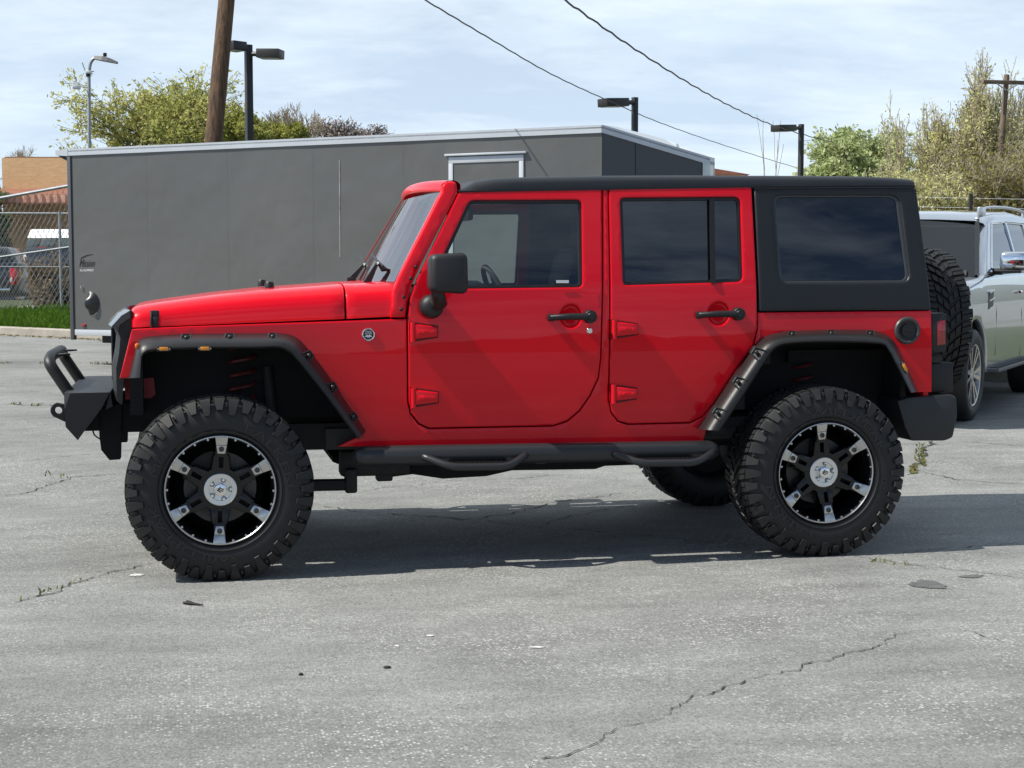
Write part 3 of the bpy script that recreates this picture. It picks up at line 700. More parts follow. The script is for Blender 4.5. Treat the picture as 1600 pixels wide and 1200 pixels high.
for sgn in (-1, 1):
    c = V((near[8].x+.075, sgn*.50, near[5].z-.04)); bm = bmesh.new(); lathe(bm, [(.10, -.02), (.095, -.045), (.06, -.06), (0, -.065)], c, 'x', 24); obj('headlight', bm, mat('headlight_lens', (.5, .52, .55), .06, coat=1), gr)
bm = bmesh.new()
for k in range(7): box(bm, V((near[8].x-.034, -.27+.09*k, near[6].z-.02)), (.012, .04, .26), bev=.004)
obj('grille_slot', bm, SEAL, gr)
bm = bmesh.new(); box(bm, (near[8].x+.09, 0, .95), (.06, 1.3, .42)); obj('radiator_panel', bm, DARK, car)

# front bumper
bm = bmesh.new(); yb = -.62
end = [PY(*p, yb) for p in [(99.5, 614.5), (171.5, 613), (158.5, 638), (121.5, 688), (102.5, 667), (100.5, 640)]]
x_in = .0
tp = [PY(100.5, 614.5, yb), PY(171.5, 613, yb)]
secs = []
for y, k in ((yb, 1.0), (yb+.02, 1.0), (-.36, 1.0), (-.30, .55), (.30, .55), (.36, 1.0), (-yb-.02, 1.0), (-yb, 1.0)):
    lo = end[0].z-(end[0].z-end[3].z)*k
    s = [V((p.x, y, max(p.z, lo))) for p in end]
    s[0].x += .03 if abs(y) > .6 else 0; secs.append(s)
rg = [[bm.verts.new(p) for p in s] for s in secs]
for a, b in zip(rg, rg[1:]):
    for j in range(len(a)): bm.faces.new((a[j], a[(j+1) % len(a)], b[(j+1) % len(a)], b[j]))
bm.faces.new(rg[0]); bm.faces.new(rg[-1][::-1]); bmesh.ops.recalc_face_normals(bm, faces=bm.faces)
prism(bm, [PY(172, 612, -.58), PY(176, 635, -.58), PY(165, 640, -.58)], (0, 1.1, 0))
fb = obj('front_bumper', bm, POWDER, car, smooth=20)
bm = bmesh.new(); yl = -.40
p0 = PY(108, 614, yl); p1 = PY(76, 567, yl); p2 = PY(80, 556, yl+.10)
q0 = V((p0.x, -yl, p0.z)); q1 = V((p1.x, -yl, p1.z)); q2 = V((p2.x, -(yl+.10), p2.z))
tube(bm, fillet([p0, p1, p2, V((p2.x, 0, p2.z)), q2, q1, q0], .05), .028, 14)
obj('hoop_bar', bm, POWDER, fb)
for sgn in (-1, 1):
    bm = bmesh.new(); a_ = PY(92, 562, -.22); b_ = PY(147, 611, -.22); y_ = sgn*.22
    prism(bm, [V((a_.x-.05, y_-.07, a_.z+.020)), V((a_.x+.0, y_-.05, a_.z+.020)), V((a_.x+.055, y_, a_.z+.022)), V((a_.x-.05, y_+.07, a_.z+.022))], (0, 0, .008))
    obj('hoop_brace', bm, POWDER, fb)
for sgn in (-1, 1):
    ctr = PY(91.5, 641, -.40); R0 = .037; k0 = PY(102, 632, -.40); k1 = PY(102, 659, -.40)
    o_ = [(k1.x, k1.z), (k0.x, k0.z)] + [(ctr.x+R0*cos(a_), ctr.z+R0*sin(a_)) for a_ in [pi*.55+pi*.85*i/12 for i in range(13)]]
    h_ = [(ctr.x+.017*cos(2*pi*i/16), ctr.z+.017*sin(2*pi*i/16)) for i in range(16)]
    bm = bmesh.new(); plate(bm, o_, [h_], lambda a, b, d, s=sgn: V((a, s*.40-.012+d, b)), thick=.028, r=.003, grid=.05); obj('tow_eye', bm, POWDER, fb)
# frame ends below the bumper
bm = bmesh.new()
for sgn in (-1, 1):
    pl = lambda L, y, t: prism(bm, [V((p.x, sgn*abs(p.y), p.z)) for p in (PY(a, b, y) for a, b in L)], (0, sgn*-t, 0))
    pl([(155, 640), (190, 630), (188, 718), (171, 719), (158, 703), (155, 680)], -.44, .10)
    pl([(172, 630), (262, 632), (255, 674), (172, 676)], -.42, .12)
bm2 = bmesh.new()
box(bm, (-.62, 0, .70), (.12, .9, .10))
obj('frame_end', bm, DARK, car)
bm = bmesh.new(); tube(bm, curve_pts([PY(145, 672, -.4), PY(148, 680, -.42), PY(158, 687, -.42)], 4), .004, 6); obj('wiring_loom', bm, SEAL, car)

# rear bumper, rear lamps, filler, badge
bm = bmesh.new(); rbp = [(1402, 626), (1418, 621), (1488, 616), (1496, 622), (1497, 650), (1490, 684), (1478, 689), (1424, 689), (1414, 668)]
near = [PY(*p, -.80) for p in rbp]
prism(bm, near, (0, .5, 0), .014)
xx0 = min(p.x for p in near); zz = [p.z for p in near]; box(bm, (max(p.x for p in near)-.11, 0, (min(zz)+max(zz))/2), (.2, 1.2, max(zz)-min(zz)-.05), bev=.02)
b2 = [V((p.x, -p.y, p.z)) for p in near]; prism(bm, b2, (0, -.5, 0), .014)
obj('rear_bumper', bm, mat('black_bumper_plastic', (.022, .024, .026), .48, bump=.0006, bscale=300), car)
for sgn in (-1, 1):
    mir = lambda p: V((p.x, p.y*-sgn, p.z))
    bm = bmesh.new(); prism(bm, [mir(PY(*p, -.74)) for p in [(1456, 568), (1490, 566), (1490, 612), (1455, 614)]], (0, sgn*-.12, 0), .008); obj('bumper_end_block', bm, BLK, car)
    bm = bmesh.new(); prism(bm, [mir(PY(*p, -.74)) for p in [(1456, 555), (1472, 555), (1472, 567), (1456, 567)]], (0, sgn*-.12, 0), .004); obj('lamp_bracket', bm, SEAL, car)
    bm = bmesh.new(); prism(bm, [mir(PY(*p, -.775)) for p in [(1456, 490), (1474, 488.5), (1479, 491), (1479, 547), (1474, 550), (1456, 551)]], (0, sgn*-.17, 0), .006); tl = obj('tail_light', bm, BLK, car)
    bm = bmesh.new(); prism(bm, [mir(PY(*p, -.779)) for p in [(1464.5, 502), (1477.5, 500), (1477.5, 538), (1464.5, 540)]], (0, sgn*-.03, 0), .003); obj('red_lens', bm, REDL, tl)
c = S(1417, 516.5); bm = bmesh.new(); r_ = .070
lathe(bm, [(r_, .004), (r_+.001, -.006), (r_-.004, -.013), (r_-.012, -.014), (r_-.018, -.010), (r_-.020, -.002)], c, 'y', 36); ff_ = obj('fuel_filler', bm, mat('dark_grey_plastic', (.05, .05, .052), .45), car)
bm = bmesh.new(); lathe(bm, [(r_-.019, -.004), (r_-.026, -.003), (.0, -.003)], c, 'y', 30); lathe(bm, [(.036, -.0035), (.034, -.010), (.0, -.011)], c, 'y', 24); box(bm, c+V((0, -.012, 0)), (.055, .012, .012), Matrix.Rotation(radians(8), 4, 'Y'), .004); obj('fuel_cap', bm, SEAL, ff_)
c = S(575.5, 522.5); bm = bmesh.new(); lathe(bm, [(.0302, .003), (.0302, -.003), (.028, -.0045), (.025, -.004)], c, 'y', 32); lathe(bm, [(.0255, -.0035), (0, -.0035)], c, 'y', 32)
bg_ = obj('badge', bm, [CHROME], car)
bm = bmesh.new(); lathe(bm, [(.0250, -.0042), (0, -.0042)], c, 'y', 32); obj('badge_face', bm, mat('badge_dark', (.03, .02, .022), .4), bg_)
vs0, fs0 = [], []
for txt, dz, sz in (('TRAIL', .009, .0125), ('RATED', .0005, .0105), ('4x4', -.0165, .008)):
    a_, f_ = text_mesh(txt, sz); o_ = len(vs0); vs0 += [(c.x+v.x, c.y-.0052, c.z+dz+v.y) for v in a_]; fs0 += [tuple(i+o_ for i in f) for f in f_]
o_ = len(vs0); vs0 += [(c.x+a, c.y-.0050, c.z+b) for a, b in [(-.019, -.010), (-.006, -.002), (-.001, -.006), (.006, -.001), (.018, -.010), (.012, -.011), (-.012, -.011)]]; fs0 += [tuple(range(o_, o_+7))]
pyobj('badge_lettering', vs0, fs0, WHITE, bg_)

# side steps
for sgn in (-1, 1):
    a_, b_ = PY(552, 713, -.88), PY(1122, 703, -.88); fx = lambda p: V((p.x, p.y*-sgn, p.z))
    bm = bmesh.new(); r_ = .048
    tube(bm, [fx(a_+V((.0, 0, 0))), fx(a_+V((.006, 0, 0))), fx(a_+V((.02, 0, 0))), fx(a_+V((.05, 0, 0))), fx(a_*.5+b_*.5), fx(b_-V((.05, 0, 0))), fx(b_-V((.02, 0, 0))), fx(b_-V((.004, 0, 0))), fx(b_)], [.02, .03, .04, r_, r_, r_, .04, .03, .02], 18)
    for px in (640, 840, 1050):
        p = fx(PY(px, 716, -.8)); box(bm, p+V((0, sgn*-.08, .0)), (.05, .3, .04), bev=.006)
    st = obj('side_step', bm, mat('black_step_coat', (.020, .021, .023), .38, bump=.0004, bscale=400), car)
    for x0, x1, x2, x3, y0, y1 in ((661, 705, 796, 823, 714, 730), (957, 1001, 1089, 1117, 709, 724)):
        q = [PY(x0, y0, -.88), PY(x0+2, y0, -.93), PY(x1, y1, -1.0), PY(x2, y1-1, -1.0), PY(x3-2, y0-3, -.93), PY(x3, y0-3, -.88)]
        bm = bmesh.new(); tube(bm, [fx(p) for p in fillet(q, .05)], .018, 10); lp = obj('step_loop', bm, MATS['black_step_coat'], st)
        c0, c1 = PY(x1, y1-3, -.98), PY(x2, y1-4, -.98)
        bm = bmesh.new(); box(bm, fx((c0+c1)/2)+V((0, -sgn*.035, 0)), (c1.x-c0.x, .10, .012), bev=.002)
        for k in range(13):
            for yy in (-.005, .03, .06): box(bm, fx(c0+(c1-c0)*((k+.5)/13))+V((0, -sgn*(yy-.004), .009)), (.014, .01, .009))
        obj('step_tread', bm, POWDER, lp)

# wheels: axle along y, outer face towards -y, origin at the hub
def tyre_bm(W=.315, R=TR, rb_=.236, n=40, text=None, seed=1):
    rnd = random.Random(seed); bm = bmesh.new(); h = W/2; yo = -h
    prof = [(rb_, yo+.035), (rb_+.012, yo+.022), (rb_+.03, yo+.010), (rb_+.055, yo+.002), (rb_+.085, yo), (rb_+.115, yo+.004), (rb_+.135, yo+.012), (R-.036, yo+.020), (R-.022, yo+.032), (R-.014, yo+.055), (R-.012, yo+.10), (R-.012, 0)]
    prof = prof + [(r, -y) for r, y in prof[-2::-1]]
    lathe(bm, prof, (0, 0, 0), 'y', 96)
    for rr in (rb_+.022, rb_+.040): lathe(bm, [(rr-.002, yo+.016-(rr-rb_-.022)*.5), (rr, yo+.009-(rr-rb_-.022)*.45), (rr+.002, yo+.014-(rr-rb_-.022)*.5)], (0, 0, 0), 'y', 96)
    def blk(P):
        v = [bm.verts.new((r*cos(a), y, r*sin(a))) for a, y, r in P]
        for f in ((0, 3, 2, 1), (4, 5, 6, 7), (0, 1, 5, 4), (1, 2, 6, 5), (2, 3, 7, 6), (3, 0, 4, 7)): bm.faces.new([v[i] for i in f])
    da = 2*pi/n
    for s in (1, -1):
        for k in range(n):
            a = k*da+(0 if s > 0 else da*.5); long = k % 2; e = da*.40; j = rnd.uniform(-.004, .004)
            y_out = s*(yo+(.006 if long else .016)); y_in = s*(yo+.088)
            # shoulder lug, with a slightly sunk middle sipe
            for a_, b_ in ((a-e, a-e*.06), (a+e*.06, a+e)):
                sk = .035*s
                blk([(a_, s*(yo+.028), R-.022), (b_, s*(yo+.028), R-.022), (b_+.03, y_in, R-.018), (a_+.03, y_in, R-.018),
                     (a_+.004, s*(yo+.022+(0 if long else .008)), R-.003+j*.2), (b_-.003, s*(yo+.022+(0 if long else .008)), R-.003+j*.2), (b_+.027, y_in-s*.004, R), (a_+.034, y_in-s*.004, R)])
            # side biter running down the sidewall
            rl = R-.088 if long else R-.066
            blk([(a-e*.95, y_out+s*.012, R-.006), (a+e*.95, y_out+s*.012, R-.006), (a+e*.60, s*(yo+.010), rl), (a-e*.60, s*(yo+.010), rl),
                 (a-e*.85, y_out+s*.004, R-.016), (a+e*.85, y_out+s*.004, R-.016), (a+e*.52, s*(yo-.005), rl+.008), (a-e*.52, s*(yo-.005), rl+.008)])
            if long: blk([(a+e*1.02, s*(yo+.016), R-.026), (a+da-e*1.02, s*(yo+.016), R-.026), (a+da-e*1.05, s*(yo+.014), R-.05), (a+e*1.05, s*(yo+.014), R-.05),
                 (a+e*1.05, s*(yo+.008), R-.03), (a+da-e*1.05, s*(yo+.008), R-.03), (a+da-e*1.1, s*(yo+.007), R-.046), (a+e*1.1, s*(yo+.007), R-.046)])
            # two inner rows, zig-zag
            for y0, y1, o_ in ((-.064, -.036, .3), (-.030, -.003, .75)):
                aa = a+da*o_
                blk([(aa-e*.9, s*-y0*-1, R-.02), (aa+e*.6, s*-y0*-1, R-.02), (aa+e*.9+.03, s*-y1*-1, R-.02), (aa-e*.6+.03, s*-y1*-1, R-.02),
                     (aa-e*.85, s*-y0*-1, R), (aa+e*.55, s*-y0*-1, R), (aa+e*.85+.03, s*-y1*-1, R), (aa-e*.55+.03, s*-y1*-1, R)])
    bmesh.ops.recalc_face_normals(bm, faces=bm.faces)
    return bm
def polar_text(bm, txt, size, r0, a0, y, span):
    vs_, fs_ = text_mesh(txt, size, .0016); x0 = min(v.x for v in vs_); x1 = max(v.x for v in vs_); q = []
    for v in vs_:
        t = (v.x-x0)/(x1-x0); a = a0-span*t; r = r0+v.y+(.018*v.y/size if False else 0); q.append(bm.verts.new((r*cos(a), y-v.z, r*sin(a))))
    for f in fs_:
        try: bm.faces.new([q[i] for i in f])
        except ValueError: pass
def spoke_pieces(k0=88):
    rim = bmesh.new(); mach = bmesh.new(); bolts = []
    for k in range(6):
        a = radians(k0+60*k); M = Matrix.Rotation(-(a-pi/2), 4, 'Y')
        def add(b, pts, off): prism(b, [M @ V(p) for p in pts], [M @ V(q) for q in off], .003)
        def slab(b, prof):      # prof: (r, half width, front y, back y)
            for (r0, w0, f0, b0), (r1, w1, f1, b1) in zip(prof, prof[1:]):
                for xa0, xb0, xa1, xb1 in (((-w0, w0, -w1, w1),)):
                    prism(b, [M @ V(p) for p in ((xa0, f0, r0), (xb0, f0, r0), (xb1, f1, r1), (xa1, f1, r1))], [M @ V(p) for p in ((xa0, b0, r0), (xb0, b0, r0), (xb1, b1, r1), (xa1, b1, r1))], .002)
        for s in (-1, 1):      # forked spoke: two legs with a slot between
            prism(rim, [M @ V(p) for p in ((s*.009, -.115, .085), (s*.043, -.108, .085), (s*.033, -.122, .158), (s*.010, -.124, .158))], [M @ V(p) for p in ((s*.012, -.06, .085), (s*.052, -.055, .085), (s*.039, -.06, .158), (s*.012, -.06, .158))], .003)
        slab(rim, [(.068, .040, -.105, -.05), (.095, .036, -.112, -.05)])
        slab(rim, [(.150, .027, -.124, -.06), (.218, .025, -.134, -.06), (.236, .028, -.132, -.06)])
        prism(mach, [M @ V(p) for p in ((-.017, -.130, .166), (.017, -.130, .166), (.024, -.1365, .205), (-.024, -.1365, .205))], [M @ V(p) for p in ((-.016, -.12, .167), (.016, -.12, .167), (.023, -.12, .204), (-.023, -.12, .204))], .002)
        prism(mach, [M @ V(p) for p in ((-.024, -.1365, .2055), (.024, -.1365, .2055), (.029, -.148, .244), (-.029, -.148, .244))], [M @ V(p) for p in ((-.023, -.12, .2055), (.023, -.12, .2055), (.028, -.12, .244), (-.028, -.12, .244))], .002)
        c = M @ V((0, 0, .188)); bolts.append(bmesh.new()); lathe(bolts[-1], [(.0125, -.130), (.0125, -.139), (.010, -.1405), (.0085, -.1405), (.0085, -.136), (.0, -.136)], c, 'y', 14)
        for o_ in (15, 30, 45):
            aa = a+radians(o_); cc = V((.2385*cos(aa), 0, .2385*sin(aa))); lathe(mach, [(.0055, -.125), (.0055, -.1465), (.003, -.147), (.0, -.145)], cc, 'y', 10)
    return rim, mach, bolts
def make_wheel(parent, name):
    rim, mach, bolts = spoke_pieces()
    lathe(rim, [(.246, -.140), (.240, -.138), (.233, -.125), (.226, -.09), (.215, -.04), (.205, .05), (.215, .13), (.242, .14)], (0, 0, 0), 'y', 64)
    lathe(rim, [(.10, -.05), (.10, -.112), (.0, -.112)], (0, 0, 0), 'y', 40)
    wh = obj(name, rim, RIMB, parent, local=True)
    lathe(mach, [(.2435, -.135), (.2440, -.147), (.2465, -.1495), (.2500, -.149), (.2525, -.144), (.252, -.13)], (0, 0, 0), 'y', 96)
    obj('rim_ring', mach, MACH, wh, local=True)
    hub = bmesh.new(); lathe(hub, [(.074, -.100), (.074, -.119), (.071, -.121), (.052, -.1195), (.050, -.114), (.028, -.112), (.026, -.114)], (0, 0, 0), 'y', 56)
    obj('hub_plate', hub, mat('brushed_hub_aluminium', (.72, .72, .71), .34, metal=1.0, rvar=.08, vscale=30), wh, local=True)
    cap = bmesh.new(); lathe(cap, [(.030, -.112), (.0295, -.128), (.027, -.133), (.022, -.1345), (.0, -.135)], (0, 0, 0), 'y', 36); cp = obj('centre_cap', cap, CHROME, wh, local=True)
    b_ = bmesh.new(); R_ = Matrix.Rotation(radians(35), 4, 'Y')
    for z_ in (-.008, 0, .008): box(b_, R_ @ V((.003*(z_/.008), -.1355, z_)), (.026-abs(z_)*.9, .002, .0045), R_)
    box(b_, R_ @ V((-.009, -.1355, 0)), (.005, .002, .022), R_); obj('cap_emblem', b_, SEAL, cp, local=True)
    for k in range(5):
        a = radians(73+72*k); c = V((.0455*cos(a), 0, .0455*sin(a))); b_ = bmesh.new(); lathe(b_, [(.0105, -.108), (.0105, -.118), (.0075, -.1185), (.0072, -.126), (.005, -.130), (.0, -.131)], c, 'y', 12); obj('wheel_nut', b_, [CHROME], wh, local=True)
        b_ = bmesh.new(); lathe(b_, [(.0085, -.1187), (.0115, -.1187), (.0115, -.112)], c, 'y', 14); obj('nut_seat', b_, SEAL, wh, local=True)
    for b_ in bolts: obj('spoke_bolt', b_, BRAKE, wh, local=True)
    t = tyre_bm(); ty = obj('tyre', t, RUB, wh, smooth=30, local=True)
    for txt, sz, a, sp in (('FALKEN', .050, 68, 66), ('WILDPEAK', .050, 282, 92), ('M/T', .046, 166, 26)):
        t = bmesh.new(); polar_text(t, txt, sz, .292, radians(a), -.1585, radians(sp)); obj('tyre_lettering', t, RUBTXT, wh, smooth=30, local=True)
    b_ = bmesh.new(); lathe(b_, [(.165, -.02), (.165, -.035), (.06, -.035)], (0, 0, 0), 'y', 48)
    for k in range(20): lathe(b_, [(.005, -.036), (.0, -.036)], (.14*cos(k*pi/10), 0, .14*sin(k*pi/10)), 'y', 6)
    lathe(b_, [(.165, -.005), (.165, .0), (.06, .0)], (0, 0, 0), 'y', 48); obj('brake_disc', b_, BRAKE, wh, local=True)
    b_ = bmesh.new(); lathe(b_, [(.2135, .115), (0, .115)], (0, 0, 0), 'y', 40); obj('inner_shade_disc', b_, DARK, wh, local=True)  # added dark disc, stands in for shade inside the wheel
    b_ = bmesh.new(); lathe(b_, [(.175, -.055), (.175, .02), (.10, .02), (.10, -.055)], (0, 0, 0), 'y', 12, radians(100), radians(165), closed=True); obj('brake_caliper', b_, FRAMEM, wh, local=True)
    return wh
w0 = make_wheel(car, 'wheel'); yc = -(TO-.1575)
rel = V((1.45, 0, 0))
w0.location = V((0, yc, HUB))-rel
w1 = dup(w0, car, V((WB, yc, HUB))-rel, (0, radians(-8), 0))
for ch in w1.children:                      # the rear tyre happens to stand half a turn further round
    if ch.name.startswith('tyre'): ch.rotation_euler = (0, radians(180), 0)
dup(w0, car, V((0, -yc, HUB))-rel, (0, 0, pi)); dup(w0, car, V((WB, -yc, HUB))-rel, (0, 0, pi))
s5 = dup(w0, car, V((xr+.33, .06, 1.125))-rel, (0, 0, pi/2)); s5.name = 'spare_wheel'
bm = bmesh.new(); box(bm, (xr+.12, .06, 1.12), (.24, .22, .22), bev=.03); obj('spare_carrier', bm, POWDER, car)

# ------------------------------------------------------------------ ground
def asphalt_mat():
    m = bpy.data.materials.new('weathered_asphalt'); m.use_nodes = True; t = m.node_tree; b = t.nodes['Principled BSDF']; L = t.links.new
    def nn(ty, **k):
        n = t.nodes.new(ty)
        for a, v in k.items(): setattr(n, a, v)
        return n
    g = nn('ShaderNodeNewGeometry')
    def noise(sc, det=5, ro=.6, stretch=None):
        n = nn('ShaderNodeTexNoise'); n.inputs['Scale'].default_value = sc; n.inputs['Detail'].default_value = det; n.inputs['Roughness'].default_value = ro
        if stretch:
            mp_ = nn('ShaderNodeMapping'); mp_.inputs['Scale'].default_value = stretch; mp_.inputs['Rotation'].default_value = (0, 0, .5); L(g.outputs['Position'], mp_.inputs[0]); L(mp_.outputs[0], n.inputs['Vector'])
        else: L(g.outputs['Position'], n.inputs['Vector'])
        return n.outputs['Fac']
    def mr(x, a, b_, c, d):
        r = nn('ShaderNodeMapRange'); r.inputs['From Min'].default_value = a; r.inputs['From Max'].default_value = b_; r.inputs['To Min'].default_value = c; r.inputs['To Max'].default_value = d; L(x, r.inputs['Value']); return r.outputs[0]
    def mul(a, b_):
        n = nn('ShaderNodeMath', operation='MULTIPLY'); L(a, n.inputs[0]); L(b_, n.inputs[1]); return n.outputs[0]
    v = mul(mul(mr(noise(.35, 6, .6), .3, .7, .72, 1.22), mr(noise(2.2, 6, .65, (1, 2.2, 1)), .3, .7, .80, 1.16)), mr(noise(38, 4, .8), .25, .75, .72, 1.28))
    dk = mr(noise(.55, 5, .62, (.5, 1.6, 1)), .57, .72, 1.0, .70); v = mul(v, dk)
    vo = nn('ShaderNodeTexVoronoi'); vo.inputs['Scale'].default_value = 85; vo.inputs['Randomness'].default_value = 1; L(g.outputs['Position'], vo.inputs['Vector'])
    sp = nn('ShaderNodeSeparateColor'); L(vo.outputs['Color'], sp.inputs[0])
    pick = mr(sp.outputs[0], .72, .80, 0, 1); near_ = mr(vo.outputs['Distance'], .30, .60, 1, 0); fsp = mul(pick, near_)
    fsp = mul(fsp, mr(noise(1.1, 5, .7), .40, .66, .05, 1.0))
    dkp = mul(mr(sp.outputs[1], .80, .86, 0, 1), mr(vo.outputs['Distance'], .2, .5, 1, 0))
    vo2 = nn('ShaderNodeTexVoronoi'); vo2.inputs['Scale'].default_value = 190; L(g.outputs['Position'], vo2.inputs['Vector']); sp2 = nn('ShaderNodeSeparateColor'); L(vo2.outputs['Color'], sp2.inputs[0])
    v = mul(v, mr(sp2.outputs[0], 0, 1, .80, 1.2))
    c = nn('ShaderNodeMix', data_type='RGBA', blend_type='MULTIPLY'); c.inputs[0].default_value = 1; c.inputs[6].default_value = (.210, .214, .205, 1); L(v, c.inputs[7])
    c2 = nn('ShaderNodeMix', data_type='RGBA'); c2.inputs[7].default_value = (.60, .59, .55, 1); f2 = nn('ShaderNodeMath', operation='MULTIPLY'); f2.inputs[1].default_value = .78; L(fsp, f2.inputs[0]); L(f2.outputs[0], c2.inputs[0]); L(c.outputs[2], c2.inputs[6])
    c3 = nn('ShaderNodeMix', data_type='RGBA'); c3.inputs[7].default_value = (.06, .06, .063, 1); f3 = nn('ShaderNodeMath', operation='MULTIPLY'); f3.inputs[1].default_value = .6; L(dkp, f3.inputs[0]); L(f3.outputs[0], c3.inputs[0]); L(c2.outputs[2], c3.inputs[6])
    L(c3.outputs[2], b.inputs['Base Color']); b.inputs['Roughness'].default_value = .82; b.inputs['Specular IOR Level'].default_value = .35
    bp = nn('ShaderNodeBump'); bp.inputs['Strength'].default_value = .55; bp.inputs['Distance'].default_value = .004; L(vo.outputs['Distance'], bp.inputs['Height']); L(bp.outputs['Normal'], b.inputs['Normal'])
    return m
ASPH = asphalt_mat()
xsn = [-600, -200, -80, -40, -20, -10, -5, 0, 5, 10, 20, 40, 80, 200, 600]; ysn = [-600, -200, -60, -20, -10, -5, 0, 1.5, 4, 8, 12, 16, 20, 24, 28, 32, 37.5, 45, 80, 200, 1200]
gv = [(x, y, gz(x, y)) for y in ysn for x in xsn]; n = len(xsn)
gf = [(j*n+i, j*n+i+1, j*n+i+1+n, j*n+i+n) for j in range(len(ysn)-1) for i in range(n-1)]
tag(pyobj('parking_lot', gv, gf, ASPH), kind='structure')
# cracks in the asphalt, sheets a few millimetres above it
CRK = mat('crack_dirt', (.035, .033, .03), .95, var=.5, vscale=30)
def crack(px, w0=.014, seed=0, jit=.02):
    rnd = random.Random(seed+int(px[0][0])); P_ = [G(*p) for p in px]; pts = []
    for a, b in zip(P_, P_[1:]):
        k = max(3, int((b-a).length/.026))
        for i in range(k): pts.append(a+(b-a)*(i/k))
    pts.append(P_[-1]); vs_, fs_ = [], []; off = 0
    for i, p in enumerate(pts):
        t = (pts[min(i+1, len(pts)-1)]-pts[max(i-1, 0)]).normalized(); nrm = V((-t.y, t.x, 0)); off = off*.82+rnd.uniform(-jit, jit)
        wd = w0*rnd.uniform(.08, .9)*(1 if rnd.random() > .10 else 1.9)*min(1, .25+min(i, len(pts)-1-i)/6); q = p+nrm*off
        for s in (-1, 1): r = q+nrm*wd*.5*s; vs_.append((r.x, r.y, gz(r.x, r.y)+.004))
        if i: fs_.append((2*i-2, 2*i, 2*i+1, 2*i-1))
    return vs_, fs_
for k, (px, wd) in enumerate([([(800, 1208), (880, 1180), (950, 1150), (1010, 1132), (1100, 1091), (1200, 1060), (1290, 1033), (1380, 1003), (1440, 985)], .0075), ([(1430, 985), (1500, 985), (1600, 1012)], .006), ([(10, 944), (75, 925), (130, 905), (190, 888), (238, 880)], .013), ([(235, 915), (270, 908)], .008),
    ([(495, 790), (560, 800), (640, 806), (720, 812), (800, 803), (880, 785), (990, 768)], .015), ([(640, 806), (740, 812), (860, 825), (980, 835), (1080, 845), (1180, 855)], .012), ([(845, 822), (900, 805), (990, 788)], .014), ([(500, 830), (590, 838), (597, 830)], .014),
    ([(1330, 870), (1400, 880), (1500, 892), (1600, 905)], .010), ([(1400, 868), (1480, 857), (1600, 850)], .008), ([(0, 657), (60, 655), (130, 648)], .02), ([(8, 776), (60, 765), (110, 746), (190, 740)], .016), ([(0, 632), (80, 633), (190, 642)], .03), ([(30, 720), (120, 712), (190, 708)], .014),
    ([(1418, 742), (1438, 716), (1452, 688)], .05), ([(1440, 738), (1500, 750), (1600, 757)], .015), ([(1500, 690), (1600, 697)], .02), ([(560, 768), (700, 752), (900, 742)], .010)]):
    v_, f_ = crack(px, wd, k); tag(pyobj('asphalt_crack', v_, f_, CRK), kind='structure')
def blotch(name, px, py, rx, ry, m, seed, h=.003):
    rnd = random.Random(seed); c = G(px, py); c2 = G(px+rx, py); c3 = G(px, py+ry); a = (c2-c).length; b = (c3-c).length; ph = [rnd.uniform(0, 6) for _ in range(4)]
    v_ = [(c.x, c.y, gz(c.x, c.y)+h)]
    for i in range(40):
        t = 2*pi*i/40; r = 1+.18*sin(2*t+ph[0])+.12*sin(3*t+ph[1])+.07*sin(7*t+ph[2])+.05*sin(11*t+ph[3]); x, y = c.x+a*r*cos(t)-.15*b*r*sin(t), c.y+b*r*sin(t); v_.append((x, y, gz(x, y)+h))
    return tag(pyobj(name, v_, [(0, 1+i, 1+(i+1) % 40) for i in range(40)], m), kind='structure')
STN = mat('oil_stained_asphalt', (.105, .106, .104), .7, var=.35, vscale=25)
blotch('oil_stain', 1450, 914, 24, 7, STN, 1); blotch('oil_stain', 1518, 901, 22, 1.8, STN, 2)
CHK = mat('pale_chalk_mark', (.55, .55, .53), .9, var=.3, vscale=40)
for px, py, rx, ry, sd in ((213, 899, 9, 2.0, 3), (672, 994, 5, 1.5, 4), (838, 1012, 12, 1.2, 5), (620, 1010, 4, 1.2, 6)): blotch('pale_scuff', px, py, rx, ry, CHK, sd)

# kerb, lawn strip, weeds
KB = mat('kerb_concrete', (.36, .33, .28), .9, var=.25, vscale=3)
ka, kb_ = G(0, 523.5), G(183, 532); kd = (kb_-ka); kd.z = 0; kd.normalize(); kn = V((-kd.y, kd.x, 0))
bm = bmesh.new(); sec = [(0, -.05), (.012, .125), (.03, .14), (.17, .145), (.17, -.05)]
rg = []
for i in range(25):
    p = ka+kd*(-12+i*1.5); z = gz(p.x, p.y); rg.append([bm.verts.new((p.x+kn.x*a, p.y+kn.y*a, z+b)) for a, b in sec])
for a, b in zip(rg, rg[1:]):
    for j in range(len(a)-1): bm.faces.new((a[j], b[j], b[j+1], a[j+1]))
bmesh.ops.recalc_face_normals(bm, faces=bm.faces); tag(obj('kerb', bm, KB, smooth=30), kind='structure')
GRS = mat('lawn_soil', (.045, .06, .018), .95, var=.4, vscale=6)
def lawn_z(p): return gz(p.x, p.y)+.12
fence_off = 8.6
v_ = []; f_ = []
for i in range(25):
    for j in range(10): p = ka+kd*(-12+i*1.5)+kn*(.168+j*1.2); v_.append((p.x, p.y, lawn_z(p)))
for i in range(24):
    for j in range(9): a = i*10+j; f_.append((a, a+10, a+11, a+1))
tag(pyobj('lawn_soil', v_, f_, GRS), kind='structure')
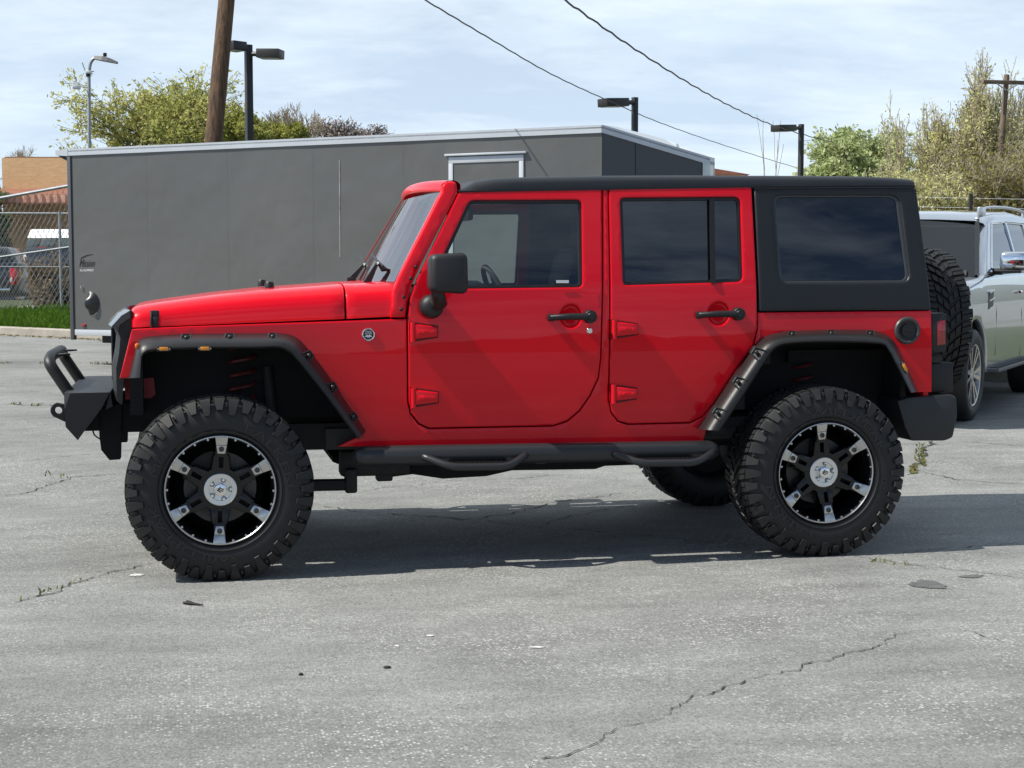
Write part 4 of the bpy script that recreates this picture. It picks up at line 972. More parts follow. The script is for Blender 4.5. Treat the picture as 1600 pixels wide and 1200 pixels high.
def leaf_mat(name, c1, c2, scale=.8, trans=.35):
    m = bpy.data.materials.new(name); m.use_nodes = True; t = m.node_tree; t.nodes.clear(); L = t.links.new
    o = t.nodes.new('ShaderNodeOutputMaterial'); d = t.nodes.new('ShaderNodeBsdfDiffuse'); tr = t.nodes.new('ShaderNodeBsdfTranslucent'); mx = t.nodes.new('ShaderNodeMixShader'); mx.inputs[0].default_value = trans
    g = t.nodes.new('ShaderNodeNewGeometry'); n = t.nodes.new('ShaderNodeTexNoise'); n.inputs['Scale'].default_value = scale; n.inputs['Detail'].default_value = 4; n.inputs['Roughness'].default_value = .7; L(g.outputs['Position'], n.inputs['Vector'])
    r = t.nodes.new('ShaderNodeValToRGB'); r.color_ramp.elements[0].position = .35; r.color_ramp.elements[1].position = .65; r.color_ramp.elements[0].color = (*c1, 1); r.color_ramp.elements[1].color = (*c2, 1)
    L(n.outputs['Fac'], r.inputs[0]); L(r.outputs[0], d.inputs[0]); L(r.outputs[0], tr.inputs[0]); L(d.outputs[0], mx.inputs[1]); L(tr.outputs[0], mx.inputs[2]); L(mx.outputs[0], o.inputs[0]); return m
def blades(name, spots, m, h0=.05, h1=.14, wd=.008, lean=.5, seed=0):
    rnd = random.Random(seed); v_, f_ = [], []
    for p in spots:
        a = rnd.uniform(0, 2*pi); h = rnd.uniform(h0, h1); d = V((cos(a), sin(a), 0)); l = V((rnd.uniform(-1, 1), rnd.uniform(-1, 1), 0))*lean*h; i = len(v_)
        v_ += [p-d*wd, p+d*wd, p+l*.4+V((0, 0, h*.6))+d*wd*.7, p+l*.4+V((0, 0, h*.6))-d*wd*.7, p+l+V((0, 0, h))]; f_ += [(i, i+1, i+2, i+3), (i+3, i+2, i+4)]
    return tag(pyobj(name, v_, f_, m), kind='stuff')
rnd = random.Random(3)
GL = leaf_mat('grass_blades', (.045, .11, .012), (.11, .19, .03), 1.5)
blades('grass', [(lambda p: V((p.x, p.y, lawn_z(p))))(ka+kd*rnd.uniform(-5, 6)+kn*(.15+8.8*rnd.random()**1.2)) for _ in range(26000)], GL, .06, .17, .012, .6)
WD = leaf_mat('weed_leaves', (.10, .13, .03), (.24, .22, .09), 4)
ws_ = []
for s in (0.4, .9, 1.5, 2.0, 2.35, 3.0, 3.4, 3.9, 4.5, 5.2):
    for _ in range(45): p = ka+kd*(s+rnd.gauss(0, .12))+kn*rnd.uniform(-.12, .02); ws_.append(V((p.x, p.y, gz(p.x, p.y))))
for cx, cy, rx, ry, k in ((1438, 712, 9, 18, 120), (1428, 735, 6, 6, 60), (188, 566, 8, 1.5, 60), (155, 568, 14, 1.5, 40), (10, 568, 10, 1, 20), (25, 632, 8, .8, 12), (55, 634, 8, .8, 12), (100, 745, 8, 3, 6), (75, 742, 4, 3, 4), (65, 568, 4, 1, 12)):
    for _ in range(k): ws_.append(G(cx+rnd.uniform(-rx, rx), cy+rnd.uniform(-ry, ry)))
for px, k in ((([(20, 942), (75, 925), (130, 905)]), 12), ([(1350, 876), (1420, 884)], 10)):
    for _ in range(k): t = rnd.random()*(len(px)-1); i = int(t); t -= i; ws_.append(G(px[i][0]+(px[i+1][0]-px[i][0])*t, px[i][1]+(px[i+1][1]-px[i][1])*t+rnd.gauss(0, 1)))
blades('weeds', ws_, WD, .01, .032, .006, 1.0, 5)
lv = [];
for _ in range(260): p = ka+kd*rnd.uniform(-1.5, 6)+kn*rnd.gauss(-.12, .09); lv.append(V((p.x, p.y, gz(p.x, p.y)+.01)))
blades('fallen_leaves', lv, leaf_mat('dry_leaf', (.16, .11, .06), (.4, .33, .22), 9, .1), .01, .03, .022, 2.5, 6)
# small debris
bm = bmesh.new(); tube(bm, [G(287, 944)+V((0, 0, .006)), G(296, 945.5)+V((0, 0, .010)), G(306, 946)+V((0, 0, .006)), G(317, 947.5)+V((0, 0, .007))], [.006, .008, .005, .003], 6); tube(bm, [G(292, 942.5)+V((0, 0, .01)), G(300, 945.5)+V((0, 0, .012))], .004, 6)
tag(obj('twig', bm, mat('dark_bark_bit', (.02, .018, .016), .8)), 'small dark twig lying on the asphalt below the front tyre', 'twig')
for px, py, lab in ((470, 1055, 'small dark pebble on the asphalt in the foreground, rounder of two'), (605, 1044, 'flat dark chip of stone on the foreground asphalt')):
    bm = bmesh.new(); s_ = bmesh.ops.create_icosphere(bm, subdivisions=2, radius=.009)
    for v in bm.verts: v.co = V((v.co.x*(1.0 if px < 500 else 1.6), v.co.y, v.co.z*.6))*random.uniform(.85, 1.15)+G(px, py)+V((0, 0, .004))
    tag(obj('pebble', bm, mat('dark_bark_bit', (.02, .018, .016), .8)), lab, 'pebble')

# ------------------------------------------------------------------ cargo trailer
def cargo_trailer():
    A = D(113, 432, 19.6); B = D(940, 432, 16.5); A.z = B.z = 0; al = (B-A).normalized(); nn = V((-al.y, al.x, 0)); ln = (B-A).length; Wd = 2.42
    zb, zt = CAM.z-.759+.0, CAM.z+1.595
    gA = gz(A.x, A.y)
    t = thing('cargo_trailer', 'charcoal enclosed cargo trailer with white roof trim and sloped nose behind the red car', 'trailer', (A.x, A.y, gA))
    f = lambda s, d, z: V((A.x+al.x*s+nn.x*d, A.y+al.y*s+nn.y*d, z))
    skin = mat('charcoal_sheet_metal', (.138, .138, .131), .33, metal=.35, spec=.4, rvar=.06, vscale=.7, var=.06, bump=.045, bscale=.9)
    dk = mat('charcoal_sheet_metal_shaded', (.07, .074, .078), .42, metal=.25)  # darker copy of the wall skin, the nose's shade is in its colour
    alu = mat('white_aluminium_trim', (.52, .55, .58), .38, metal=.25, var=.06, vscale=3)
    bm = bmesh.new(); npan = 6
    for i in range(npan):
        s0, s1 = ln*i/npan, ln*(i+1)/npan-.0015
        k = 8; cols = [[bm.verts.new(f(s0+(s1-s0)*a/k, -.004*sin(pi*a/k)*(1 if i % 3 else .3), zb+.08+(zt-.0-zb-.08)*b/6)) for a in range(k+1)] for b in range(7)]
        for r0, r1 in zip(cols, cols[1:]):
            for a in range(k): bm.faces.new((r0[a], r0[a+1], r1[a+1], r1[a]))
    prism(bm, [f(0, .01, zb), f(ln, .01, zb), f(ln, .01, zt), f(0, .01, zt)], nn*(Wd-.01))
    obj('trailer_wall', bm, skin, t, smooth=20)
    # nose: two raked faces meeting at a post, roof falling forwards
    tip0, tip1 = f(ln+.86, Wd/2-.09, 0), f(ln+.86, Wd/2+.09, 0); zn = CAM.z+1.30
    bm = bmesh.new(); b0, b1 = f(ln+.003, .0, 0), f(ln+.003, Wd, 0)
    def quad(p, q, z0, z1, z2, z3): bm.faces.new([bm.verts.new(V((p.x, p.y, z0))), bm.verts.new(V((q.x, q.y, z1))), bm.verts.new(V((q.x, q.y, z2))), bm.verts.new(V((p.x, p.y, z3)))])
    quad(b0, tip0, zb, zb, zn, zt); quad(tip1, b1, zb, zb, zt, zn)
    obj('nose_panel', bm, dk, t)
    bm = bmesh.new(); prism(bm, [V((p.x, p.y, zb)) for p in (tip0+(b0-tip0)*.07, tip0, tip1, tip1+(b1-tip1)*.07)], [V((p.x, p.y, zn+.01)) for p in (tip0+(b0-tip0)*.07, tip0, tip1, tip1+(b1-tip1)*.07)])
    for v in bm.verts: v.co += al*.012
    dp = bpy.data.materials.new('diamond_plate'); dp.use_nodes = True; tt = dp.node_tree; pb = tt.nodes['Principled BSDF']; pb.inputs['Metallic'].default_value = .9; pb.inputs['Base Color'].default_value = (.5, .52, .5, 1); pb.inputs['Roughness'].default_value = .3
    g_ = tt.nodes.new('ShaderNodeNewGeometry'); ck = tt.nodes.new('ShaderNodeTexChecker'); ck.inputs['Scale'].default_value = 26; mpp = tt.nodes.new('ShaderNodeMapping'); mpp.inputs['Rotation'].default_value = (.78, .3, .78); bpn = tt.nodes.new('ShaderNodeBump'); bpn.inputs['Distance'].default_value = .01
    tt.links.new(g_.outputs['Position'], mpp.inputs[0]); tt.links.new(mpp.outputs[0], ck.inputs[0]); tt.links.new(ck.outputs['Fac'], bpn.inputs['Height']); tt.links.new(bpn.outputs['Normal'], pb.inputs['Normal'])
    obj('nose_post', bm, dp, t)
    pm = f(ln+.36, .5, 0)
    bm = bmesh.new(); q = b0+(tip0-b0)*.30; e = (tip0-b0).normalized(); out_ = V((e.y, -e.x, 0))
    prism(bm, [V((q.x, q.y, zb))+out_*.004, V((q.x, q.y, zt-.11))+out_*.004, V((q.x, q.y, zt-.11))+out_*.004+e*.006, V((q.x, q.y, zb))+out_*.004+e*.006], -out_*.004); obj('panel_seam', bm, SEAL, t)
    # roof and its edge trim
    bm = bmesh.new(); hz_ = .06
    rim_ = [f(-.01, -.01, 0), f(ln, -.01, 0), tip0, tip1, f(ln, Wd+.01, 0), f(-.01, Wd+.01, 0)]; zz = [zt, zt, zn, zn, zt, zt]
    ins_ = [f(.2, .35, 0), f(ln, .35, 0), tip0-al*.25, tip1-al*.25, f(ln, Wd-.35, 0), f(.2, Wd-.35, 0)]
    va = [bm.verts.new(V((p.x, p.y, z+.055))) for p, z in zip(rim_, zz)]; vb = [bm.verts.new(V((p.x, p.y, z+.075))) for p, z in zip(ins_, zz)]
    for i in range(6): j = (i+1) % 6; bm.faces.new((va[i], va[j], vb[j], vb[i]))
    bm.faces.new((vb[0], vb[1], vb[4], vb[5])); bm.faces.new((vb[1], vb[2], vb[3], vb[4]))
    obj('roof', bm, alu, t, smooth=0)
    bm = bmesh.new()
    def bar(p, q, z0, z1, h0, h1, w_=.05):
        e_ = (q-p).normalized(); o_ = V((e_.y, -e_.x, 0))*.012
        prism(bm, [V((p.x, p.y, z0+h0))+o_, V((q.x, q.y, z1+h0))+o_, V((q.x, q.y, z1+h1))+o_, V((p.x, p.y, z0+h1))+o_], -o_*4)
    for i in range(6): j = (i+1) % 6; bar(rim_[i], rim_[j], zz[i], zz[j], -.03, .056)
    for i in (0, 1): bar(rim_[i], rim_[i+1], zz[i], zz[i+1], .018, .034, .05)
    prism(bm, [f(-.22, -.02, zt-.02), f(-.02, -.02, zt-.035), f(-.02, -.02, zt+.056), f(-.22, -.02, zt+.045)], nn*(Wd+.04))
    obj('roof_trim', bm, alu, t)
    bm = bmesh.new(); prism(bm, [f(-.20, .0, zt-.022), f(-.0, .0, zt-.12), f(-.0, .0, zt-.036)], nn*Wd); obj('rear_hood', bm, SEAL, t)
    bm = bmesh.new(); prism(bm, [f(-.035, -.02, zb-.06), f(.02, -.02, zb-.06), f(.02, -.02, zt-.04), f(-.035, -.02, zt-.04)], nn*.06, .004); obj('corner_post', bm, mat('grey_corner_post', (.10, .105, .115), .4, metal=.3), t)
    bm = bmesh.new(); prism(bm, [f(.03, -.012, zb), f(ln, -.012, zb), f(ln, -.012, zb+.075), f(.03, -.012, zb+.075)], nn*.04, .004); obj('bottom_trim', bm, alu, t)
    def onwall(px, py):
        r = ray(px, py); den = r.x*nn.x+r.y*nn.y; k = ((A.x-CAM.x)*nn.x+(A.y-CAM.y)*nn.y)/den; return CAM+r*k
    # hatch
    H0, H1 = onwall(702, 246), onwall(819, 246); s0, s1 = (H0-A).x*al.x+(H0-A).y*al.y, (H1-A).x*al.x+(H1-A).y*al.y; zh = H0.z
    bm = bmesh.new()
    for a, b, c, d in ((s0, s1, zh-.07, zh), (s0, s0+.055, zh-1.6, zh-.07), (s1-.055, s1, zh-1.6, zh-.07), (s0, s1, zh-1.67, zh-1.6)): prism(bm, [f(a, -.022, c), f(b, -.022, c), f(b, -.022, d), f(a, -.022, d)], nn*.025, .003)
    hf = obj('hatch_frame', bm, alu, t)
    bm = bmesh.new(); prism(bm, [f(s0-.04, -.05, zh+.012), f(s1+.04, -.05, zh+.012), f(s1+.04, -.05, zh+.035), f(s0-.04, -.05, zh+.035)], nn*.06, .003); obj('drip_rail', bm, alu, hf)
    bm = bmesh.new(); prism(bm, [f(s0+.056, -.010, zh-1.599), f(s1-.056, -.010, zh-1.599), f(s1-.056, -.010, zh-.071), f(s0+.056, -.010, zh-.071)], nn*.009); obj('hatch_door', bm, skin, hf)
    # vent scoop
    c = onwall(141, 474); bm = bmesh.new(); rows = []
    for i in range(9):
        a = -pi/2+pi*i/8; row = []
        for j in range(5):
            b = j/4; rr = .175*(1-.10*abs(sin(a))); row.append(bm.verts.new(c+al*(rr*.92*cos(a)*b)+V((0, 0, rr*sin(a)))*(.55+.45*b if abs(sin(a)) < .99 else 1)-nn*(.10*(1-b*b)*cos(a)+.008)))
        rows.append(row)
    for a, b in zip(rows, rows[1:]):
        for j in range(4): bm.faces.new((a[j], a[j+1], b[j+1], b[j]))
    bmesh.ops.recalc_face_normals(bm, faces=bm.faces); obj('side_vent', bm, mat('black_gloss_vent', (.02, .021, .022), .3), t)
    c = onwall(131.5, 508); bm = bmesh.new(); box(bm, c-nn*.012, (.06, .02, .035), Matrix.Rotation(atan2(al.y, al.x), 4, 'Z'), .006); obj('marker_light', bm, REDL, t)
    c = onwall(128.5, 449); bm = bmesh.new(); tube(bm, [c-nn*.02+V((0, 0, .02)), c-nn*.03, c-nn*.015+V((0, 0, -.02))], .009, 8); obj('tie_hook', bm, CHROME, t)
    # maker's lettering
    v_, f_ = [], []; c = onwall(135.5, 410); M0 = lambda x, z: c-nn*.004*1.0+al*x+V((0, 0, z))
    a_, g_ = text_mesh('Mission', .135); v_ = [M0(v.x*.62+v.y*.30, v.y-.055) for v in a_]; f_ = list(g_)
    sw = [(-.12, .03), (-.07, .07), (.0, .095), (.08, .105), (.12, .10), (.07, .094), (.0, .080), (-.06, .055)]; i0 = len(v_); v_ += [M0(*p) for p in sw]; f_.append(tuple(range(i0, i0+len(sw))))
    sw = [(-.115, -.045), (-.105, -.0), (-.085, .04), (-.09, .0), (-.10, -.045)]; i0 = len(v_); v_ += [M0(*p) for p in sw]; f_.append(tuple(range(i0, i0+len(sw))))
    pyobj('maker_lettering', v_, f_, SEAL, t)
    a_, g_ = text_mesh('ALL ALUMINUM', .042); pyobj('maker_slogan', [M0(v.x*.75, v.y-.115) for v in a_], list(g_), WHITE, t)
    c0, c1 = onwall(530, 250), onwall(531, 402); bm = bmesh.new(); prism(bm, [c0-nn*.006, c1-nn*.006, c1-nn*.006+al*.012, c0-nn*.006+al*.012], nn*.004); obj('scraped_seam', bm, mat('bare_seam', (.24, .245, .24), .5, var=.5, vscale=6), t)
    # running gear
    for s in (ln*.38, ln*.38+.85):
        for d in (.15, Wd-.15):
            q = f(s, d, gz(A.x+al.x*s, A.y+al.y*s)+.34); bm = bmesh.new(); lathe(bm, [(.19, -.09), (.30, -.10), (.335, -.07), (.34, 0), (.335, .07), (.30, .10), (.19, .09)], (0, 0, 0), 'y', 32); lathe(bm, [(.19, -.07), (.1, -.03), (.0, -.04)], (0, 0, 0), 'y', 24)
            M_ = Matrix.Rotation(atan2(al.y, al.x), 4, 'Z')
            for v in bm.verts: v.co = M_ @ v.co + q
            obj('trailer_wheel', bm, RUB, t)
    bm = bmesh.new()
    for d in (.5, Wd-.5): prism(bm, [f(.05, d, zb-.12), f(ln+.4, d, zb-.12), f(ln+.4, d, zb+.02), f(.05, d, zb+.02)], nn*.08)
    obj('trailer_chassis', bm, FRAMEM, t)
cargo_trailer()

# ------------------------------------------------------------------ silver sport utility car
def suv():
    a = radians(41); th = atan2(-cos(a), -sin(a)); fwd = V((-sin(a), -cos(a), 0)); lf = V((cos(a), -sin(a), 0))
    wc = D(1500, 585, 13.9); o_ = wc-lf*.86; gz0 = gz(o_.x+lf.x*.86, o_.y+lf.y*.86)-.005
    t = thing('sport_utility_car', 'silver sport utility car parked behind the red car with chrome mirror and roof rails', 'car', (o_.x, o_.y, gz0)); t.rotation_euler = (-.015, .012, th); t.scale = (1.03, 1.0, 1.035)
    O = lambda n_, b_, m_, p_=None, **k: obj(n_, b_, m_, p_ or t, local=True, **k)
    SIL = mat('silver_paint', (.46, .49, .53), .24, metal=.8, coat=1.0, bump=.0008, bscale=1.8)
    W2 = .99
    def yl(z): return W2-.012*(z-.75)**2*8 if z < 1.18 else (W2-.0177-.10*(z-1.18) if z < 1.30 else W2-.0297-.34*(z-1.30))
    def mp_(s, proud=0.0): return lambda p, q, d: V((p, s*(yl(q)+proud-d), q))
    def arch(cx, r, a0, a1, n=14): return [(cx+r*cos(a0+(a1-a0)*i/n), .42+r*sin(a0+(a1-a0)*i/n)) for i in range(n+1)]
    low = [(-4.22, .48), (-4.30, .9), (-4.26, 1.31), (-2.4, 1.315), (-.42, 1.30), (-.28, 1.265), (.3, 1.20), (.78, 1.12), (.90, 1.0), (.92, .5), (.85, .40)] + arch(0, .49, 0, pi) + [(-.55, .40), (-2.55, .40)] + arch(-3.08, .49, 0, pi) + [(-3.65, .46)]
    up_ = [(-.48, 1.306), (-.63, 1.40), (-1.24, 1.80), (-1.75, 1.86), (-2.6, 1.89), (-3.7, 1.87), (-4.0, 1.78), (-4.24, 1.32)]
    wins = [rp([(-.80, 1.345, .03), (-1.42, 1.775, .05), (-2.10, 1.80, .03), (-2.05, 1.345, .03)]), rp([(-2.15, 1.345, .03), (-2.19, 1.80, .03), (-3.02, 1.80, .03), (-3.08, 1.345, .03)]), rp([(-3.17, 1.35, .03), (-3.12, 1.795, .03), (-3.66, 1.765, .08), (-4.0, 1.37, .06)])]
    bm = bmesh.new()
    for s in (1, -1):
        plate(bm, low, [], mp_(s), flip=(s > 0), r=.02, thick=.05, grid=.12); plate(bm, rp(up_, .0), wins, mp_(s, .002), flip=(s > 0), r=.012, thick=.04, grid=.12)
    # bonnet, nose, roof, tail
    secs = []
    for X, z in ((-.32, 1.285), (-.1, 1.283), (.2, 1.265), (.6, 1.215), (.82, 1.13), (.93, .98), (.97, .75), (.93, .42)):
        zs = min(z-.012, itp([(-.42, 1.292), (-.28, 1.257), (.3, 1.192), (.78, 1.112), (.90, .99), (1.0, .4)], X)+.004) if X < .9 else z-.02
        hw_ = yl(zs)-max(0, X-.5)*.25; half = [(-hw_, zs), (-hw_+.035, zs+(z-zs)*.6), (-hw_+.14, z), (-.3, z+.03 if X < .7 else z), (0, z+.035 if X < .7 else z)]
        secs.append([V((X, p, q)) for p, q in half]+[V((X, -p, q)) for p, q in half[-2::-1]])
    loft(bm, secs)
    secs = []
    for X, z in ((-1.08, 1.800), (-1.20, 1.845), (-1.75, 1.895), (-2.6, 1.925), (-3.6, 1.90), (-4.0, 1.80)):
        hw_ = yl(z-.05)+.004; half = [(-hw_, z-.055), (-hw_+.025, z-.02), (-hw_+.10, z+.005), (-.35, z+.02), (0, z+.025)]; secs.append([V((X, p, q)) for p, q in half]+[V((X, -p, q)) for p, q in half[-2::-1]])
    loft(bm, secs)
    bm.faces.new([bm.verts.new(p) for p in ((-4.26, -.95, .5), (-4.28, .95, .5), (-4.26, .93, 1.31), (-4.26, -.93, 1.31))]); bm.faces.new([bm.verts.new(p) for p in ((-4.26, -.93, 1.31), (-4.26, .93, 1.31), (-4.0, .75, 1.80), (-4.0, -.75, 1.80))])
    b = O('body', bm, SIL, smooth=45)
    # screen
    bm = bmesh.new(); rows = []
    for i in range(6):
        s_ = i/5; X = -.40-.74*s_; z = 1.285+.53*s_; hw_ = yl(z)-.045; rows.append([bm.verts.new((X+.06*(1-(2*j/10-1)**2), hw_*(1-2*j/10), z)) for j in range(11)])
    for p, q in zip(rows, rows[1:]):
        for j in range(10): bm.faces.new((p[j], p[j+1], q[j+1], q[j]))
    O('windscreen', bm, glass('suv_screen', (.22, .27, .27), ior=1.6, bump=0))
    bm = bmesh.new()
    for s in (1, -1):
        prism(bm, [V((-.40, s*(yl(1.285)-.05), 1.29)), V((-.40, s*(yl(1.285)-.09), 1.29)), V((-1.13, s*(yl(1.81)-.09), 1.812)), V((-1.13, s*(yl(1.81)-.05), 1.812))], (.012, 0, .012))
    prism(bm, [V((-.40, .8, 1.285)), V((-.40, -.8, 1.285)), V((-.44, -.8, 1.33)), V((-.44, .8, 1.33))], (.05, 0, .012)); O('screen_border', bm, SEAL)
    bm = bmesh.new()
    for s in (1, -1):      # A pillars
        bm = bmesh.new(); prism(bm, [V((-.36, s*(yl(1.28)-.005), 1.27)), V((-.36, s*(yl(1.28)-.055), 1.285)), V((-1.17, s*(yl(1.82)-.055), 1.825)), V((-1.20, s*(yl(1.82)-.0), 1.81)), V((-.68, s*(yl(1.40)+.003), 1.38)), V((-.50, s*(yl(1.29)), 1.27))], (-.05, 0, -.0)); O('screen_pillar', bm, SIL)
    gw = glass('suv_side_glass', (.05, .055, .06), ior=1.9, bump=0)
    for s in (1, -1):
        for w_ in wins:
            bm = bmesh.new(); plate(bm, inset(w_ if area2(w_) > 0 else w_[::-1], -.004), [], mp_(s, -.012), flip=(s > 0), r=.001, thick=.004, grid=.15); O('side_window', bm, gw)
        bm = bmesh.new(); tube(bm, [V((p, s*(yl(1.335)+.004), 1.335)) for p in (-.73, -2, -3, -4.05)], .011, 6); tube(bm, [V((p, s*(yl(q)+.006), q)) for p, q in ((-.77, 1.36), (-1.40, 1.795), (-2.1, 1.82), (-3.1, 1.82), (-3.7, 1.785), (-4.05, 1.36))], .008, 6); O('window_trim', bm, CHROME)
        bm = bmesh.new(); tube(bm, curve_pts([V((-1.30, s*.70, 1.86)), V((-1.55, s*.70, 1.94)), V((-2.6, s*.70, 1.97)), V((-3.4, s*.70, 1.955)), V((-3.75, s*.70, 1.90))], 4), .014, 8)
        for X in (-1.38, -3.62): box(bm, (X, s*.70, 1.90), (.22, .045, .09), bev=.015)
        O('roof_rail', bm, mat('satin_rail', (.55, .56, .58), .3, metal=.8))
        bm = bmesh.new(); box(bm, (-.80, s*1.15, 1.43), (.11, .27, .17), bev=.04, seg=3); m_ = O('wing_mirror', bm, CHROME)
        bm = bmesh.new(); box(bm, (-.80, s*1.09, 1.335), (.09, .25, .03), bev=.01); box(bm, (-.82, s*.99, 1.33), (.09, .10, .06), bev=.01); O('mirror_foot', bm, SEAL, m_)
        for X in (-2.02, -3.02):
            bm = bmesh.new(); tube(bm, [V((X+.02, s*(yl(1.1)+.02), 1.12)), V((X+.18, s*(yl(1.1)+.035), 1.12))], .014, 8); O('door_handle', bm, CHROME, b)
        for X, z0, z1 in ((-.86, .55, 1.32), (-2.10, .48, 1.32), (-3.02, .9, 1.32)):
            bm = bmesh.new(); tube(bm, [V((X, s*(yl(z)+.0015), z)) for z in (z0, (z0+z1)/2, z1)], .002, 5); O('door_gap', bm, SEAL, b)
        bm = bmesh.new(); prism(bm, [V((-.50, s*(yl(1.0)+.004), .99)), V((-.70, s*(yl(1.0)+.004), 1.02)), V((-.73, s*(yl(1.1)+.004), 1.15)), V((-.54, s*(yl(1.1)+.004), 1.14))], (0, -s*.01, 0)); vt = O('wing_vent', bm, SEAL)
        bm = bmesh.new()
        for z in (.995, 1.07, 1.145): box(bm, (-.62, s*(yl(1.05)+.008), z+.008), (.20, .012, .014), Matrix.Rotation(radians(6), 4, 'Y'))
        O('vent_bar', bm, CHROME, vt)
        bm = bmesh.new(); prism(bm, [V((-.62, s*.93, .40)), V((-.66, s*1.07, .40)), V((-2.5, s*1.07, .40)), V((-2.54, s*.93, .40))], (0, 0, .035), .008); rb_ = O('running_board', bm, mat('running_board_grey', (.10, .10, .10), .5))
        bm = bmesh.new()
        for i in range(22): box(bm, (-.75-i*.08, s*1.015, .440), (.03, .08, .008))
        O('board_tread', bm, SEAL, rb_)
        for X in (0, -3.08):
            bm = bmesh.new(); lathe(bm, [(.49, -s*.0+s*.95), (.49, s*.3)], (X, 0, .42), 'y', 24, 0, pi); O('wheel_arch', bm, DARK)
            bm = bmesh.new(); lathe(bm, [(.27, -.11), (.31, -.128), (.37, -.13), (.405, -.105), (.42, -.06), (.42, .06), (.405, .105), (.37, .13), (.27, .12)], (0, 0, 0), 'y', 40)
            ty = O('wheel', bm, RUB); ty.location = (X, s*.865, .42); ty.rotation_euler = (0, 0, pi if s > 0 else 0)
            bm = bmesh.new(); lathe(bm, [(.275, -.118), (.262, -.115), (.25, -.06), (.24, .1)], (0, 0, 0), 'y', 36); lathe(bm, [(.07, -.085), (.06, -.105), (0, -.108)], (0, 0, 0), 'y', 20)
            for k in range(6):
                for da in (-.14, .14):
                    aa = k*pi/3+da; bb = k*pi/3+da*1.35; p0 = V((.06*cos(aa), -.10, .06*sin(aa))); p1 = V((.262*cos(bb), -.116, .262*sin(bb))); pr = V((-sin(aa), 0, cos(aa)))
                    prism(bm, [p0-pr*.012, p0+pr*.012, p1+pr*.02, p1-pr*.02], (0, .03, 0))
            rm = O('rim', bm, MACH, ty)
            bm = bmesh.new(); lathe(bm, [(.245, -.03), (0, -.03)], (0, 0, 0), 'y', 28); O('rim_back', bm, DARK, ty)
    bm = bmesh.new(); box(bm, (-2.2, 0, .80), (3.4, 1.7, .9)); box(bm, (-.6, 0, 1.22), (.5, 1.5, .12), bev=.04); box(bm, (.2, 0, .85), (1.2, 1.0, .5)); O('cabin_floor', bm, DARK)
    for yy in (.4, -.4):
        bm = bmesh.new(); box(bm, (-2.0, yy, 1.35), (.14, .5, .5), Matrix.Rotation(radians(-12), 4, 'Y'), .05); box(bm, (-2.08, yy, 1.66), (.09, .26, .18), None, .04); O('seat', bm, SEATM)
    bm = bmesh.new(); box(bm, (-2.0, 0, 1.80), (.9, 1.3, .03)); O('headlining', bm, mat('grey_headlining', (.25, .25, .25), .9))
    bm = bmesh.new(); box(bm, (.955, 0, .92), (.05, 1.0, .30), bev=.02); O('front_grille', bm, CHROME)
    for s in (1, -1): bm = bmesh.new(); box(bm, (.90, s*.74, 1.0), (.12, .34, .17), bev=.03); O('headlight', bm, mat('headlight_lens', (.5, .52, .55), .06, coat=1))
suv()

# ------------------------------------------------------------------ lamps, poles, cables
BRZ = mat('dark_bronze_paint', (.022, .021, .021), .45, var=.15, vscale=5)
def ftube(bm, base, top, r, n=10): tube(bm, [base, top], r, n)
def shoebox(bm, c, ax, sz, R_):
    box(bm, c, sz, R_, .012)
def box_lamp(lab, pole, heads, depth, half, group):
    (px, py) = pole; top = D(px, py, depth); base = V((top.x, top.y, gz(top.x, top.y)))
    t = thing('parking_lot_lamp', lab, 'lamp post', base, group)
    bm = bmesh.new(); box(bm, (base+top)/2, (half*2, half*2, top.z-base.z), Matrix.Rotation(.35, 4, 'Z'), .01); box(bm, base+V((0, 0, .25)), (.5, .5, .5), None, .03); obj('pole', bm, BRZ, t)
    for (x0, y0, x1, y1, dz0, dz1, w_, h_) in heads:
        p, q = D(x0, y0, depth+dz0), D(x1, y1, depth+dz1); d = q-p; m_ = p+d*.42; bm = bmesh.new()
        tube(bm, [V((top.x, top.y, p.z)), m_], .05, 6); ang = atan2(d.y, d.x); R_ = Matrix.Rotation(ang, 4, 'Z') @ Matrix.Rotation(-atan2(d.z, math.hypot(d.x, d.y)), 4, 'Y')
        am = obj('lamp_arm', bm, BRZ, t); bm = bmesh.new(); L_ = d.length*.68; box(bm, p+d*.66, (L_, w_, h_), R_, .012)
        hd = obj('lamp_head', bm, BRZ, am); bm = bmesh.new(); box(bm, p+d*.66+V((0, 0, -h_/2-.002)), (L_*.8, w_*.8, .012), R_, .003); obj('lamp_lens', bm, mat('frosted_lamp_lens', (.4, .4, .38), .3), hd)
box_lamp('double-headed dark lamp post just right of the leaning wooden pole', (388, 70), [(388, 75, 357, 71, 0, -.35, .32, .17), (388, 84, 440, 84.5, 0, -.15, .32, .17)], 29, .065, 'dark box-headed lamp posts')
box_lamp('single-headed dark lamp post above the nose of the trailer', (992, 152), [(992, 160, 941, 160.5, 0, -.5, .30, .16)], 30, .052, 'dark box-headed lamp posts')
box_lamp('single-headed dark lamp post between the trailer and the leafy green tree', (1252, 194), [(1250, 200, 1211, 200.5, 0, -.6, .30, .16)], 38, .055, 'dark box-headed lamp posts')
